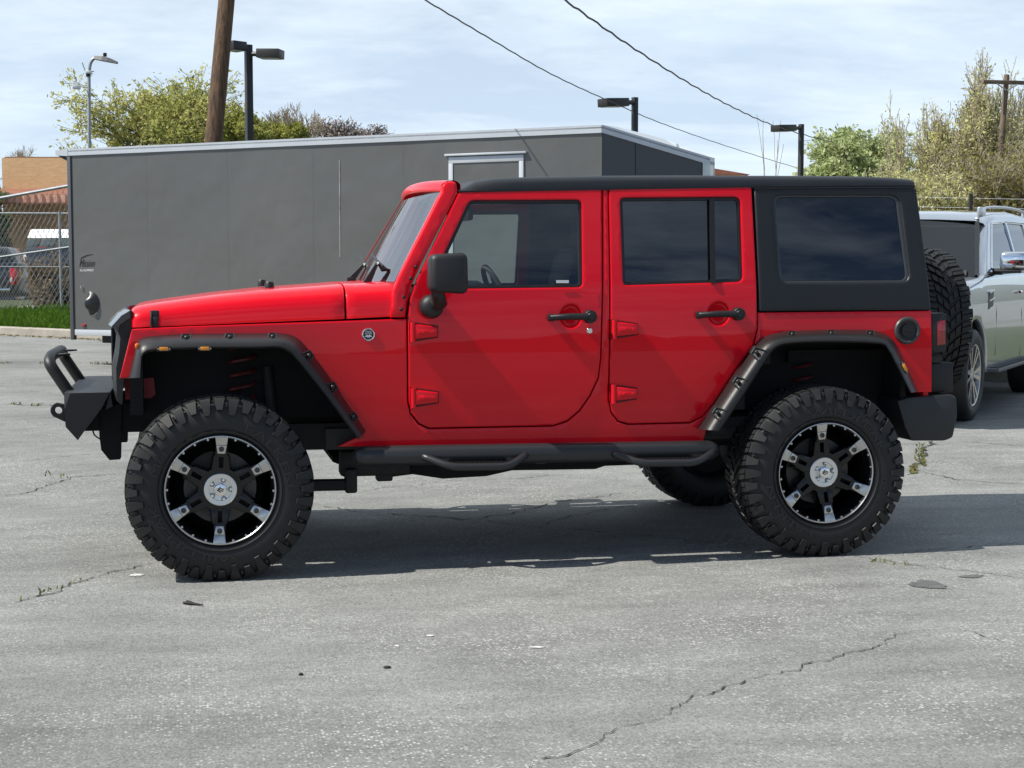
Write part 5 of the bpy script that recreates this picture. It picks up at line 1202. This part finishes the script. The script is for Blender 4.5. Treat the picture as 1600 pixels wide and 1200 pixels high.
def street_lamp():
    dp_ = 33; base = GD(140, dp_); t = thing('street_lamp', 'grey curved-arm street lamp with small antennas beside the leafy tree', 'street lamp', base)
    x1 = D(139, 115, dp_); bm = bmesh.new(); arm = [V((base.x, base.y, base.z)), V((x1.x, x1.y, x1.z)), D(141, 100, dp_), D(146, 92, dp_), D(153, 90, dp_)]
    tube(bm, [arm[0]]+curve_pts(arm[1:], 4), .038, 10); obj('pole', bm, GALV, t)
    p, q = D(150, 91, dp_), D(184, 97.5, dp_); d = q-p; R_ = Matrix.Rotation(atan2(d.y, d.x), 4, 'Z') @ Matrix.Rotation(-atan2(d.z, math.hypot(d.x, d.y)), 4, 'Y'); bm = bmesh.new()
    bd = [( -.02, .05), (.05, .06), (.16, .075), (.28, .07), (.38, .05), (.475, .025)]
    for i, (u, h_) in enumerate(bd[:-1]):
        u2, h2 = bd[i+1]; wa, wb = .06+h_, .06+h2
        prism(bm, [p+R_ @ V((u, -wa, -.03)), p+R_ @ V((u, wa, -.03)), p+R_ @ V((u, wa*.7, h_-.01)), p+R_ @ V((u, -wa*.7, h_-.01))], [p+R_ @ V((u2, -wb, -.03)), p+R_ @ V((u2, wb, -.03)), p+R_ @ V((u2, wb*.7, h2-.01)), p+R_ @ V((u2, -wb*.7, h2-.01))])
    hd = obj('lamp_head', bm, mat('grey_lamp_head', (.16, .165, .17), .5), t)
    bm = bmesh.new(); c = D(164, 85.5, dp_); lathe(bm, [(.04, -.035), (.042, .03), (.03, .04), (0, .04)], c, 'z', 12); obj('photocell', bm, SEAL, hd)
    bm = bmesh.new(); c = D(138.5, 113, dp_); box(bm, c, (.14, .1, .07), None, .02); obj('radio_box', bm, WHITE, t)
    bm = bmesh.new(); c = D(138, 117.5, dp_); lathe(bm, [(0, -.05), (.05, -.03), (.055, .03), (0, .03)], c, 'z', 12); obj('dome_camera', bm, SEAL, t)
    bm = bmesh.new(); tube(bm, [D(133.5, 112, dp_), D(128.5, 98, dp_)], .012, 6); tube(bm, [D(133.5, 112, dp_), D(147, 111.5, dp_)], .012, 6); obj('whip_antenna', bm, GALV, t)
    bm = bmesh.new(); c = D(119.5, 136, dp_-.2); box(bm, c, (.17, .14, .09), Matrix.Rotation(.1, 4, 'Y'), .015); tube(bm, [D(124, 135, dp_-.1), D(137, 136, dp_)], .015, 6); tube(bm, [D(126, 133, dp_-.1), D(126, 120, dp_-.1)], .006, 6); obj('box_camera', bm, WHITE, t)
street_lamp()
def wood_mat():
    m = bpy.data.materials.new('weathered_pole_wood'); m.use_nodes = True; t = m.node_tree; b = t.nodes['Principled BSDF']; L = t.links.new
    tcn = t.nodes.new('ShaderNodeTexCoord'); mp_ = t.nodes.new('ShaderNodeMapping'); mp_.inputs['Scale'].default_value = (22, 22, .9); L(tcn.outputs['Object'], mp_.inputs[0])
    n = t.nodes.new('ShaderNodeTexNoise'); n.inputs['Scale'].default_value = 1; n.inputs['Detail'].default_value = 6; n.inputs['Roughness'].default_value = .7; L(mp_.outputs[0], n.inputs['Vector'])
    r = t.nodes.new('ShaderNodeValToRGB'); r.color_ramp.elements[0].position = .35; r.color_ramp.elements[1].position = .68; r.color_ramp.elements[0].color = (.035, .018, .009, 1); r.color_ramp.elements[1].color = (.17, .098, .052, 1); L(n.outputs['Fac'], r.inputs[0]); L(r.outputs[0], b.inputs['Base Color'])
    bp = t.nodes.new('ShaderNodeBump'); bp.inputs['Distance'].default_value = .02; L(n.outputs['Fac'], bp.inputs['Height']); L(bp.outputs[0], b.inputs['Normal']); b.inputs['Roughness'].default_value = .85; return m
WOOD = wood_mat()
p0, p1 = D(334, 217, 24), D(354, 0, 24.3); dv = (p1-p0); k = (gz(p0.x, p0.y)-.1-p0.z)/dv.z; b0 = p0+dv*k; t1 = p1+dv*.55
pl = thing('utility_pole', 'thick brown wooden utility pole leaning behind the trailer', 'utility pole', b0)
bm = bmesh.new(); tube(bm, [b0+(t1-b0)*i/10 for i in range(11)], [.152-.026*i/10 for i in range(11)], 14); obj('pole_shaft', bm, WOOD, pl)
bm = bmesh.new(); c = b0+(t1-b0)*.97; box(bm, c, (.12, 2.2, .11), Matrix.Rotation(.4, 4, 'Z'), .01); obj('crossarm', bm, WOOD, pl)
tb = D(1556, 330, 35); tt_ = D(1573, 117, 35); dv = tt_-tb; k = (gz(tb.x, tb.y)-tb.z)/dv.z
pl = thing('utility_pole', 'distant weathered utility pole with one crossarm rising out of the right-hand tree', 'utility pole', tb+dv*k)
bm = bmesh.new(); tube(bm, [tb+dv*k, tt_], [.085, .064], 10); obj('pole_shaft', bm, mat('grey_pole_wood', (.16, .12, .085), .9, var=.3, vscale=4), pl)
bm = bmesh.new(); e0, e1 = D(1532, 128.5, 34.8), D(1622, 131, 35.4); d_ = e1-e0; box(bm, (e0+e1)/2+V((0, -.10, 0)), (d_.length, .07, .09), Matrix.Rotation(atan2(d_.y, d_.x), 4, 'Z') @ Matrix.Rotation(-atan2(d_.z, math.hypot(d_.x, d_.y)), 4, 'Y'), .01); obj('crossarm', bm, MATS['grey_pole_wood'], pl)
bm = bmesh.new()
tube(bm, [D(1558, 131, 34.8), D(1572, 141, 34.8)], .016, 5); tube(bm, [D(1590, 132, 35), D(1574, 141, 34.9)], .016, 5); obj('arm_brace', bm, GALV, pl)
CAB = mat('black_cable', (.02, .02, .02), .6)
def cable(lab, pts, r, wig):
    P_ = curve_pts([D(*p) for p in pts], 14); rr = random.Random(len(lab)); P_ = [p+V((0, 0, wig*sin(i*1.9))) for i, p in enumerate(P_)]
    bm = bmesh.new(); tube(bm, P_, r, 6); tag(obj('overhead_cable', bm, CAB), lab, 'cable', 'overhead cables')
cable('thin overhead cable passing the lamp above the trailer nose', [(560, -60, 15), (664, 0, 17), (765, 60, 20), (860, 115, 24), (950, 157, 28), (1040, 195, 34), (1150, 233, 42), (1262, 267, 50), (1330, 284, 56)], .009, .004)
cable('twisted overhead cable ending behind the leafy green tree', [(800, -55, 15), (882, 0, 17), (985, 72, 21), (1080, 132, 26), (1150, 170, 31), (1215, 198, 36), (1300, 222, 44), (1375, 237, 52), (1460, 241, 60)], .012, .010)

# ------------------------------------------------------------------ fence, yard behind it, buildings
FR = Matrix.Rotation(-YAW, 4, 'Z')
def pxbox(bm, x0, y0, x1, y1, d, th, bev=0.0):
    a, b = D(x0, y1, d), D(x1, y0, d); ax = RT; dp_ = V((sin(YAW), cos(YAW), 0)); w_ = (b-a).dot(RT); h_ = b.z-a.z; c = a+RT*w_/2+V((0, 0, h_/2))+dp_*th/2
    # keep a true vertical
    return box(bm, c, (w_, th, h_), FR, bev)
def chain_fence(lab, pa, pb, d0, d1, rails, posts, ztop, seed):
    a, b = GD(pa, d0), GD(pb, d1); a.z -= 0; u = (b-a); u.z = 0; Lx = u.length; u.normalize(); nrm = V((-u.y, u.x, 0))
    t = thing('chain_link_fence', lab, 'fence', a, 'chain link fences')
    fz = lambda s: a.z+(b.z-a.z)*s/Lx+.12
    v_, f_ = [], []; sp = .115; r = .0038
    def seg(p, q):
        i = len(v_); dd = (q-p).normalized(); s1 = dd.cross(nrm).normalized()*r
        for e in (p, q): v_.extend([e+s1, e-s1*.5+nrm*r*.86, e-s1*.5-nrm*r*.86])
        f_.extend([(i, i+1, i+4, i+3), (i+1, i+2, i+5, i+4), (i+2, i, i+3, i+5)])
    H = lambda s: ztop(s, Lx)
    k = int((Lx+3)/sp)
    for i in range(-30, k):
        for sg in (1, -1):
            s0 = i*sp if sg > 0 else i*sp+H(0)*.62
            # rise from the ground in a slanted line, cut by the ends and by the top rail
            pts = []
            n_ = 24
            for j in range(n_+1):
                zz_ = j/n_; s = s0+sg*zz_*H(0)*.62
                if 0 <= s <= Lx: pts.append(V((a.x+u.x*s, a.y+u.y*s, fz(s)+zz_*H(s)))+nrm*(.003*sg))
            if len(pts) > 1: seg(pts[0], pts[-1])
    pyobj('chain_mesh', v_, f_, mat('dull_chain_wire', (.20, .21, .22), .55, metal=.3), t)
    for f0, f1, rr in rails:
        bm = bmesh.new(); tube(bm, [V((a.x, a.y, fz(0)+f0)), V((b.x, b.y, fz(Lx)+f1))], rr, 8); obj('rail', bm, GALV, t)
    for s, h_ in posts:
        p = a+u*s; bm = bmesh.new(); tube(bm, [V((p.x, p.y, fz(s)-.15)), V((p.x, p.y, fz(s)+h_))], .03, 8); obj('post', bm, GALV, t)
d1 = 33.5; za = GD(0, d1).z+.12
hz = lambda py, d: CAM.z+(432-py)/FPX*d - za
a_s = lambda px: (px+70)/FPX*d1
chain_fence('level chain link fence with upright post and dry bush behind it', -70, 330, d1, d1, [(hz(333, d1), hz(333, d1), .022), (hz(416, d1), hz(416, d1), .012)], [(a_s(-40), hz(330, d1)), (a_s(95), hz(330, d1)), (a_s(230), hz(330, d1))], lambda s, L: hz(333, d1), 1)
d2 = 31.5; za = GD(0, d2).z+.12
chain_fence('taller chain link fence with sloping top rail in front of the brick building', -70, 260, d2, d2-.3, [(hz(323, d2), hz(264, d2), .034), (hz(411.5, d2), hz(363, d2), .022)], [(.05, hz(320, d2)), (4.3, hz(266, d2))], lambda s, L: hz(323-59*s/L, d2), 2)
def brick_mat(name, c1, c2, mo, sc):
    m = bpy.data.materials.new(name); m.use_nodes = True; t = m.node_tree; b = t.nodes['Principled BSDF']; L = t.links.new; tcn = t.nodes.new('ShaderNodeTexCoord'); mp_ = t.nodes.new('ShaderNodeMapping'); mp_.inputs['Rotation'].default_value = (pi/2, 0, YAW)
    mp_.vector_type = 'TEXTURE'; mp_.inputs['Rotation'].default_value = (pi/2, 0, -YAW)
    br = t.nodes.new('ShaderNodeTexBrick'); br.inputs['Color1'].default_value = (*c1, 1); br.inputs['Color2'].default_value = (*c2, 1); br.inputs['Mortar'].default_value = (*mo, 1); br.inputs['Scale'].default_value = sc; br.inputs['Mortar Size'].default_value = .015; br.inputs['Brick Width'].default_value = .42; br.inputs['Row Height'].default_value = .15
    L(tcn.outputs['Object'], mp_.inputs[0]); L(mp_.outputs[0], br.inputs[0]); L(br.outputs['Color'], b.inputs['Base Color']); b.inputs['Roughness'].default_value = .9; return m
BR = brick_mat('tan_brick', (.80, .54, .28), (.70, .45, .23), (.78, .60, .38), 2.4)
d3 = 52
bt = thing('brick_building', 'tan brick building with rust coloured scalloped awning beyond the chain link fence', 'building', GD(60, d3))
bm = bmesh.new(); pxbox(bm, 8, 248, 420, 470, d3, 14); obj('wall', bm, BR, bt, smooth=0)
RST = mat('rust_metal', (.26, .10, .06), .7, var=.2, vscale=2)
bm = bmesh.new(); pxbox(bm, 7, 245, 421, 248.5, d3-.12, 14.2); obj('parapet_cap', bm, mat('parapet_brown', (.22, .13, .08), .8), bt)
bm = bmesh.new(); a = [D(-70, 294, d3-.05), D(420, 294, d3-.05)]; q = [D(-70, 303.5, d3-2.6), D(420, 303.5, d3-2.6)]; prism(bm, [a[0], a[1], q[1], q[0]], (0, 0, -.08)); rf = obj('awning_roof', bm, RST, bt)
bm = bmesh.new(); pts = []
for i in range(0, 331):
    px = -70+i*1.5; ph = (i % 8)/8; pts.append((px, .035*(1 if ph < .5 else -1)))
A_ = [D(px, 304, d3-2.62)-V((sin(YAW), cos(YAW), 0))*(o+.04) for px, o in pts]; B_ = [D(px, 316.5, d3-2.62)-V((sin(YAW), cos(YAW), 0))*(o+.04) for px, o in pts]
va = [bm.verts.new(p) for p in A_]; vb = [bm.verts.new(p) for p in B_]
for i in range(len(va)-1): bm.faces.new((va[i], va[i+1], vb[i+1], vb[i]))
obj('awning_valance', bm, mat('pink_brown_valance', (.62, .34, .24), .7), bt, smooth=0)
bm = bmesh.new(); pxbox(bm, 42, 336, 100, 372, d3-.03, .05); obj('window', bm, mat('dark_window', (.012, .014, .016), .15), bt)
bm = bmesh.new(); pxbox(bm, -69, 316.6, 420, 318.5, d3-2.7, .1); obj('awning_edge', bm, RST, bt)
# van and pickup in the yard
vt_ = thing('utility_van', 'dark van with white roof and small red strip lamp beyond the fence under the awning', 'van', GD(80, 44))
bm = bmesh.new(); dv_ = 44
c0 = [D(41, 372, dv_+.1), D(150, 372, dv_+.1), D(146, 358, dv_+.75), D(47, 358, dv_+.75)]; prism(bm, c0, V((sin(YAW), cos(YAW), 0))*3.2, .05); obj('roof', bm, WHITE, vt_)
for x0, x1, o in ((42, 61.5, .0), (63, 88, .0), (92, 118, .0)):
    bm = bmesh.new(); s = .06; prism(bm, [D(x0-1.5, 386, dv_-.02), D(x1-1, 386, dv_-.02), D(x1, 373.5, dv_-.02), D(x0+1.5, 373.5, dv_-.02)], V((sin(YAW), cos(YAW), 0))*.03, .01); obj('windscreen_pane', bm, mat('van_glass', (.10, .13, .13), .08, coat=1), vt_)
bm = bmesh.new(); pxbox(bm, 38, 385.5, 150, 455, dv_-.1, 4.2, .12); obj('body', bm, mat('dark_blue_grey_paint', (.018, .024, .032), .3, coat=1), vt_)
bm = bmesh.new(); pxbox(bm, 58, 385.5, 73, 389, dv_-.14, .05, .01); obj('strip_lamp', bm, REDL, vt_)
dt = 38.5
tk = thing('pickup_truck', 'dark pickup truck with lit red tail lamp behind the fence', 'pickup truck', GD(-10, dt))
DKB = mat('dark_blue_grey_paint', (.018, .024, .032), .3, coat=1)
bm = bmesh.new(); pxbox(bm, -110, 410, 29, 462, dt, 1.6, .05); pxbox(bm, -110, 462, 24, 474, dt+.05, 1.5, .04); pts = [D(-120, 411, dt+.05), D(24, 411, dt+.05), D(10, 385.5, dt+.25), D(-110, 385.5, dt+.25)]; prism(bm, pts, V((sin(YAW), cos(YAW), 0))*1.3, .08); obj('body', bm, DKB, tk)
bm = bmesh.new(); pts = [D(-100, 409, dt+.02), D(17, 409, dt+.02), D(7, 389, dt+.18), D(-100, 389, dt+.18)]; prism(bm, pts, V((sin(YAW), cos(YAW), 0))*.03, .01); obj('rear_window', bm, mat('truck_glass', (.02, .026, .03), .06, coat=1), tk)
bm = bmesh.new(); pxbox(bm, 15, 419, 27, 445, dt-.05, .12, .03); lm = obj('tail_light', bm, mat('bright_red_lens', (.55, .012, .015), .2, coat=1), tk)
bm = bmesh.new(); pxbox(bm, 15.5, 434, 19.5, 441, dt-.07, .04, .01); obj('reverse_lens', bm, WHITE, lm)
bm = bmesh.new(); pxbox(bm, -110, 450, 15, 455.5, dt-.16, .2, .02); obj('bumper', bm, CHROME, tk)
for px in (-80, 12):
    bm = bmesh.new(); c = D(px, 470, dt+.7); lathe(bm, [(.2, -.12), (.34, -.12), (.38, -.08), (.38, .08), (.34, .12), (.2, .12)], (0, 0, 0), 'x', 24)
    for v in bm.verts: v.co = FR @ v.co + V((c.x, c.y, gz(c.x, c.y)+.38))
    obj('wheel', bm, RUB, tk)
bm = bmesh.new(); c = G(38, 490); pts = [D(22, 490, 33), D(56, 490, 33), D(50, 478, 33.4), D(30, 478, 33.4)]; prism(bm, pts, V((sin(YAW), cos(YAW), 0))*.5, .01); tag(obj('concrete_block', bm, KB), 'pale tapered concrete block on the grass below the fence', 'concrete block')
# low brown-roofed building beyond the trailer nose
d4 = 60; hb_ = thing('low_building', 'low building with a brown roof glimpsed beyond the trailer nose', 'building', GD(1100, d4))
bm = bmesh.new(); pxbox(bm, 930, 272, 1163, 420, d4, 8); obj('wall', bm, BR, hb_, smooth=0)
bm = bmesh.new(); a = [D(925, 258, d4-.6), D(1118, 263.5, d4-.6), D(1172, 272.5, d4-.6), D(925, 276, d4-.6)]; prism(bm, a, V((sin(YAW), cos(YAW), 0))*9); obj('roof', bm, RST, hb_)
# wire fence behind the silver car
p0, p1 = GD(1440, 26), GD(1700, 24); wf = thing('wire_fence', 'wire strand fence with thin posts behind the silver car', 'fence', p0)
d_ = p1-p0
for py in (310, 325, 340):
    bm = bmesh.new(); tube(bm, [D(1430, py-2, 26), D(1550, py+.5, 25.2), D(1700, py+3, 24)], .003, 5); obj('wire_strand', bm, GALV, wf)
for px, dd in ((1517, 25.4), (1640, 24.5)):
    q = GD(px, dd); bm = bmesh.new(); tube(bm, [q, D(px, 303, dd)], .035, 8); obj('post', bm, FRAMEM, wf)

# ------------------------------------------------------------------ trees and shrubs
def tree(name, lab, cat, base_px, depth, rect, seed, bark, leafm, levels=4, kids=(3, 4), spread=.55, upb=.12, leaves=5, ls=.07, trunk_frac=.28, r0=.16, leaf_asp=.5, curl=.22, group=None, multi=1, leaf_lv=2, twig_r=.35, zq=.06, fan=.5):
    rnd = random.Random(seed); base = GD(base_px, depth)
    x0, y0, x1, y1 = rect; Wd = (x1-x0)/FPX*depth; top = D((x0+x1)/2, y0, depth).z-base.z; bot = D((x0+x1)/2, y1, depth).z-base.z; cx = ((x0+x1)/2-base_px)/FPX*depth
    segs = []; lp = []
    def grow(p, d, L_, r, lv):
        n_ = 4 if lv < levels else 3; pts = [p]; rs = [r]
        for i in range(n_):
            d = (d+V((rnd.gauss(0, curl), rnd.gauss(0, curl), rnd.gauss(0, curl*.6)+upb))).normalized(); p = p+d*L_/n_; pts.append(p); rs.append(r*(1-(1-twig_r*1.1)*(i+1)/n_))
            if lv >= levels-leaf_lv+1:
                for _ in range(leaves if lv == levels else max(1, leaves//2)): lp.append(p+V((rnd.gauss(0, 1), rnd.gauss(0, 1), rnd.gauss(0, 1)))*L_*.10)
            if lv < levels and i >= (1 if lv else 2):
                for _ in range(rnd.randint(1, 2) if i < n_-1 else rnd.randint(*kids)):
                    e = V((rnd.gauss(0, 1), rnd.gauss(0, 1), rnd.gauss(0, .55))); e = (e-d*e.dot(d)).normalized(); nd = (d*(1-spread*rnd.uniform(.5, 1.1))+e*spread*rnd.uniform(.6, 1.3)).normalized()
                    grow(p, nd, L_*rnd.uniform(.52, .80), r*.55*(1-.4*i/n_), lv+1)
        segs.append((pts, rs))
    for k in range(multi):
        an = 2*pi*k/max(multi, 1)+rnd.random(); d0 = V((0, 0, 1)) if multi == 1 else V((cos(an)*fan, sin(an)*fan, 1)).normalized()
        grow(V((0, 0, 0)), d0, 1.0, .05, 0)
    allp = lp or [p for s_ in segs for p in s_[0]]
    zs_ = sorted(p.z for p in allp); xs__ = sorted(p.dot(RT) for p in allp); ys__ = sorted(p.dot(V((sin(YAW), cos(YAW), 0))) for p in allp); q = lambda l, f: l[int(f*(len(l)-1))]
    z_lo, z_hi = q(zs_, zq), zs_[-1]; xl, xh = q(xs__, .012), q(xs__, .988); yl_, yh = q(ys__, .02), q(ys__, .98); FWH = V((sin(YAW), cos(YAW), 0))
    def mapv(p):
        z = p.z; zz = z/z_lo*bot if z < z_lo and z_lo > 0 else bot+(z-z_lo)/(z_hi-z_lo)*(top-bot); w_ = min(1, max(0, z/max(z_lo, .01))); u = p.dot(RT); v = p.dot(FWH)
        uu = ((u-xl)/(xh-xl)-.5)*Wd+cx; vv = ((v-yl_)/(yh-yl_)-.5)*min(Wd, 7.0)
        uu = uu*w_+u*.3*(1-w_); vv = vv*w_
        return base+RT*uu+FWH*vv+V((0, 0, zz))
    t = thing(name, lab, cat, base, group); vs_, fs_ = [], []; sc = (top-bot)/(z_hi-z_lo)
    for pts, rs in segs:
        Q = [mapv(p) for p in pts]; n_ = 6 if rs[0] > .02 else 4; prev = None
        for i, p in enumerate(Q):
            tt = (Q[min(i+1, len(Q)-1)]-Q[max(i-1, 0)]).normalized(); u = tt.cross(V((.3, .8, .2))).normalized(); b = tt.cross(u); r_ = max(rs[i]/.05*r0, .006); st = len(vs_)
            vs_.extend([p+(u*cos(2*pi*j/n_)+b*sin(2*pi*j/n_))*r_ for j in range(n_)])
            if prev is not None: fs_.extend([(prev+j, prev+(j+1) % n_, st+(j+1) % n_, st+j) for j in range(n_)])
            prev = st
    pyobj('trunk', vs_, fs_, bark, t, smooth=True)
    if leafm and lp:
        vs_, fs_ = [], []
        for p in lp:
            p = mapv(p)+V((rnd.gauss(0, .05), rnd.gauss(0, .05), rnd.gauss(0, .05))); a = V((rnd.gauss(0, 1), rnd.gauss(0, 1), rnd.gauss(0, 1))).normalized(); b = a.orthogonal().normalized(); b = b*cos(rnd.random()*6)+a.cross(b)*sin(rnd.random()*6); s_ = ls*rnd.uniform(.6, 1.5); i = len(vs_)
            vs_.extend([p-a*s_, p+b*s_*leaf_asp, p+a*s_, p-b*s_*leaf_asp]); fs_.append((i, i+1, i+2, i+3))
        pyobj('crown', vs_, fs_, leafm, t)
    return len(lp)
BK = mat('grey_brown_bark', (.075, .06, .045), .9, var=.3, vscale=5); BKL = mat('pale_twigs', (.32, .27, .20), .9, var=.2, vscale=3); BKD = mat('dark_twigs', (.06, .05, .045), .9)
LW = leaf_mat('willow_leaves', (.36, .38, .11), (.68, .66, .28), .9, .4); LY = leaf_mat('yellow_green_leaves', (.24, .27, .06), (.50, .50, .15), 1.1, .4); LG = leaf_mat('fresh_green_leaves', (.28, .36, .13), (.62, .66, .36), 1.3, .4); LT = leaf_mat('tan_bud_leaves', (.42, .42, .16), (.74, .74, .36), 1.0, .4); LD = leaf_mat('dusky_buds', (.26, .22, .20), (.48, .40, .36), 2, .2)
cnt = []
cnt.append(tree('willow_tree', 'large pale green spring tree with open limbs behind the leaning pole', 'tree', 240, 42, (114, 104, 376, 222), 11, BK, LW, levels=5, zq=.33, kids=(2, 2), leaves=3, ls=.060, spread=.55, r0=.13, curl=.26, leaf_asp=.42))
cnt.append(tree('leafy_bush', 'yellow green bush between the leaning pole and double lamp post', 'bush', 388, 40, (345, 170, 432, 222), 12, BK, LY, levels=4, kids=(2, 2), leaves=2, ls=.045, multi=4, spread=.55, r0=.05))
cnt.append(tree('leafy_bush', 'small low yellow green bush right of the double lamp post', 'bush', 455, 40.5, (430, 192, 480, 222), 14, BK, LY, levels=3, leaves=5, ls=.045, multi=4, spread=.6, r0=.03))
tree('bare_shrub', 'leafless pale shrub with upright twigs above the trailer roof', 'shrub', 458, 41, (420, 160, 505, 215), 13, BKL, None, levels=3, multi=4, spread=.42, upb=.2, r0=.03, twig_r=.3)
cnt.append(tree('budding_tree', 'small dusky tree with dark buds above the trailer roof', 'tree', 548, 43, (490, 180, 602, 222), 15, BKD, LD, levels=3, leaves=1, ls=.04, multi=3, spread=.5, r0=.03, upb=.18))
tree('bare_tree', 'small leafless tree rising above the brick building parapet', 'tree', 40, 70, (16, 224, 64, 262), 16, BKL, None, levels=3, multi=2, spread=.5, r0=.06)
cnt.append(tree('leafy_tree', 'bright green tree at the photo edge beside the brick building', 'tree', -40, 50, (-90, 235, 8, 420), 17, BK, LG, levels=4, leaves=7, ls=.08))
tree('bare_sapling', 'thin leafless sapling with curved stems left of the single-headed lamp post', 'sapling', 1192, 45, (1172, 174, 1222, 290), 18, BKL, None, levels=1, multi=2, spread=.35, upb=.25, r0=.022, curl=.14, twig_r=.2)
cnt.append(tree('leafy_tree', 'rounded light green leafy tree between the lamp post and the tall tan tree', 'tree', 1345, 46, (1266, 188, 1432, 330), 19, BK, LG, levels=5, kids=(2, 3), leaves=2, ls=.06, spread=.6, leaf_asp=.8, r0=.14))
cnt.append(tree('budding_tree', 'tall tan and olive budding tree with fine upright twigs behind the silver car', 'tree', 1500, 37, (1404, 86, 1600, 330), 20, BKL, LT, levels=5, kids=(2, 3), leaves=1, ls=.034, spread=.62, upb=.10, r0=.07, multi=4, zq=.2, fan=.9, leaf_asp=.5))
cnt.append(tree('leafy_bush', 'tan twiggy bush below the rounded green tree', 'bush', 1415, 33, (1338, 250, 1500, 345), 21, BKL, LT, levels=4, kids=(2, 3), leaves=1, ls=.036, multi=6, spread=.55, r0=.03, leaf_asp=.5))
cnt.append(tree('leafy_bush', 'olive bush filling the gap under the tall tan tree by the wire fence', 'bush', 1560, 34, (1450, 215, 1680, 360), 22, BKL, leaf_mat('olive_leaves', (.17, .16, .04), (.40, .38, .13), 1.2, .4), levels=4, kids=(2, 3), leaves=1, ls=.040, multi=6, spread=.55, r0=.03, leaf_asp=.5))
cnt.append(tree('dry_bush', 'dry brown bush behind the chain link fence', 'bush', 82, 35.5, (55, 388, 116, 492), 23, BKL, leaf_mat('dry_bush_leaves', (.16, .115, .07), (.34, .26, .16), 2.5, .2), levels=4, kids=(2, 3), leaves=2, ls=.035, multi=5, spread=.5, r0=.02))
cnt.append(tree('leafy_bush', 'dark green shrub at the photo edge left of the brick wall', 'bush', -10, 47, (-60, 318, 10, 420), 24, BK, leaf_mat('dark_green_leaves', (.03, .055, .018), (.09, .14, .045), 1.5, .2), levels=3, leaves=8, ls=.08, multi=5, spread=.6, r0=.03))
print('leaves', cnt)
# far hills behind the camera, seen only as the dark skyline in the car's glass
HM = mat('hill_scrub', (.06, .065, .04), .95, var=.3, vscale=.02)
v_, f_ = [], []
for i in range(721):
    a = pi+pi*i/360; r = 420 if i <= 360 else 900; q = i/6; h = 13+7*sin(q*.55)+4*sin(q*1.3+1)+2*sin(q*2.9)+1.2*sin(q*7.3)+random.uniform(-.8, .8); v_ += [(r*cos(a), r*sin(a), -1), ((r+60)*cos(a), (r+60)*sin(a), h), ((r+200)*cos(a), (r+200)*sin(a), -1)]
    if i: j = 3*i; f_ += [] if i == 361 else [(j-3, j, j+1, j-2), (j-2, j+1, j+2, j-1)]
tag(pyobj('hills', v_, f_, HM, smooth=True), kind='structure')
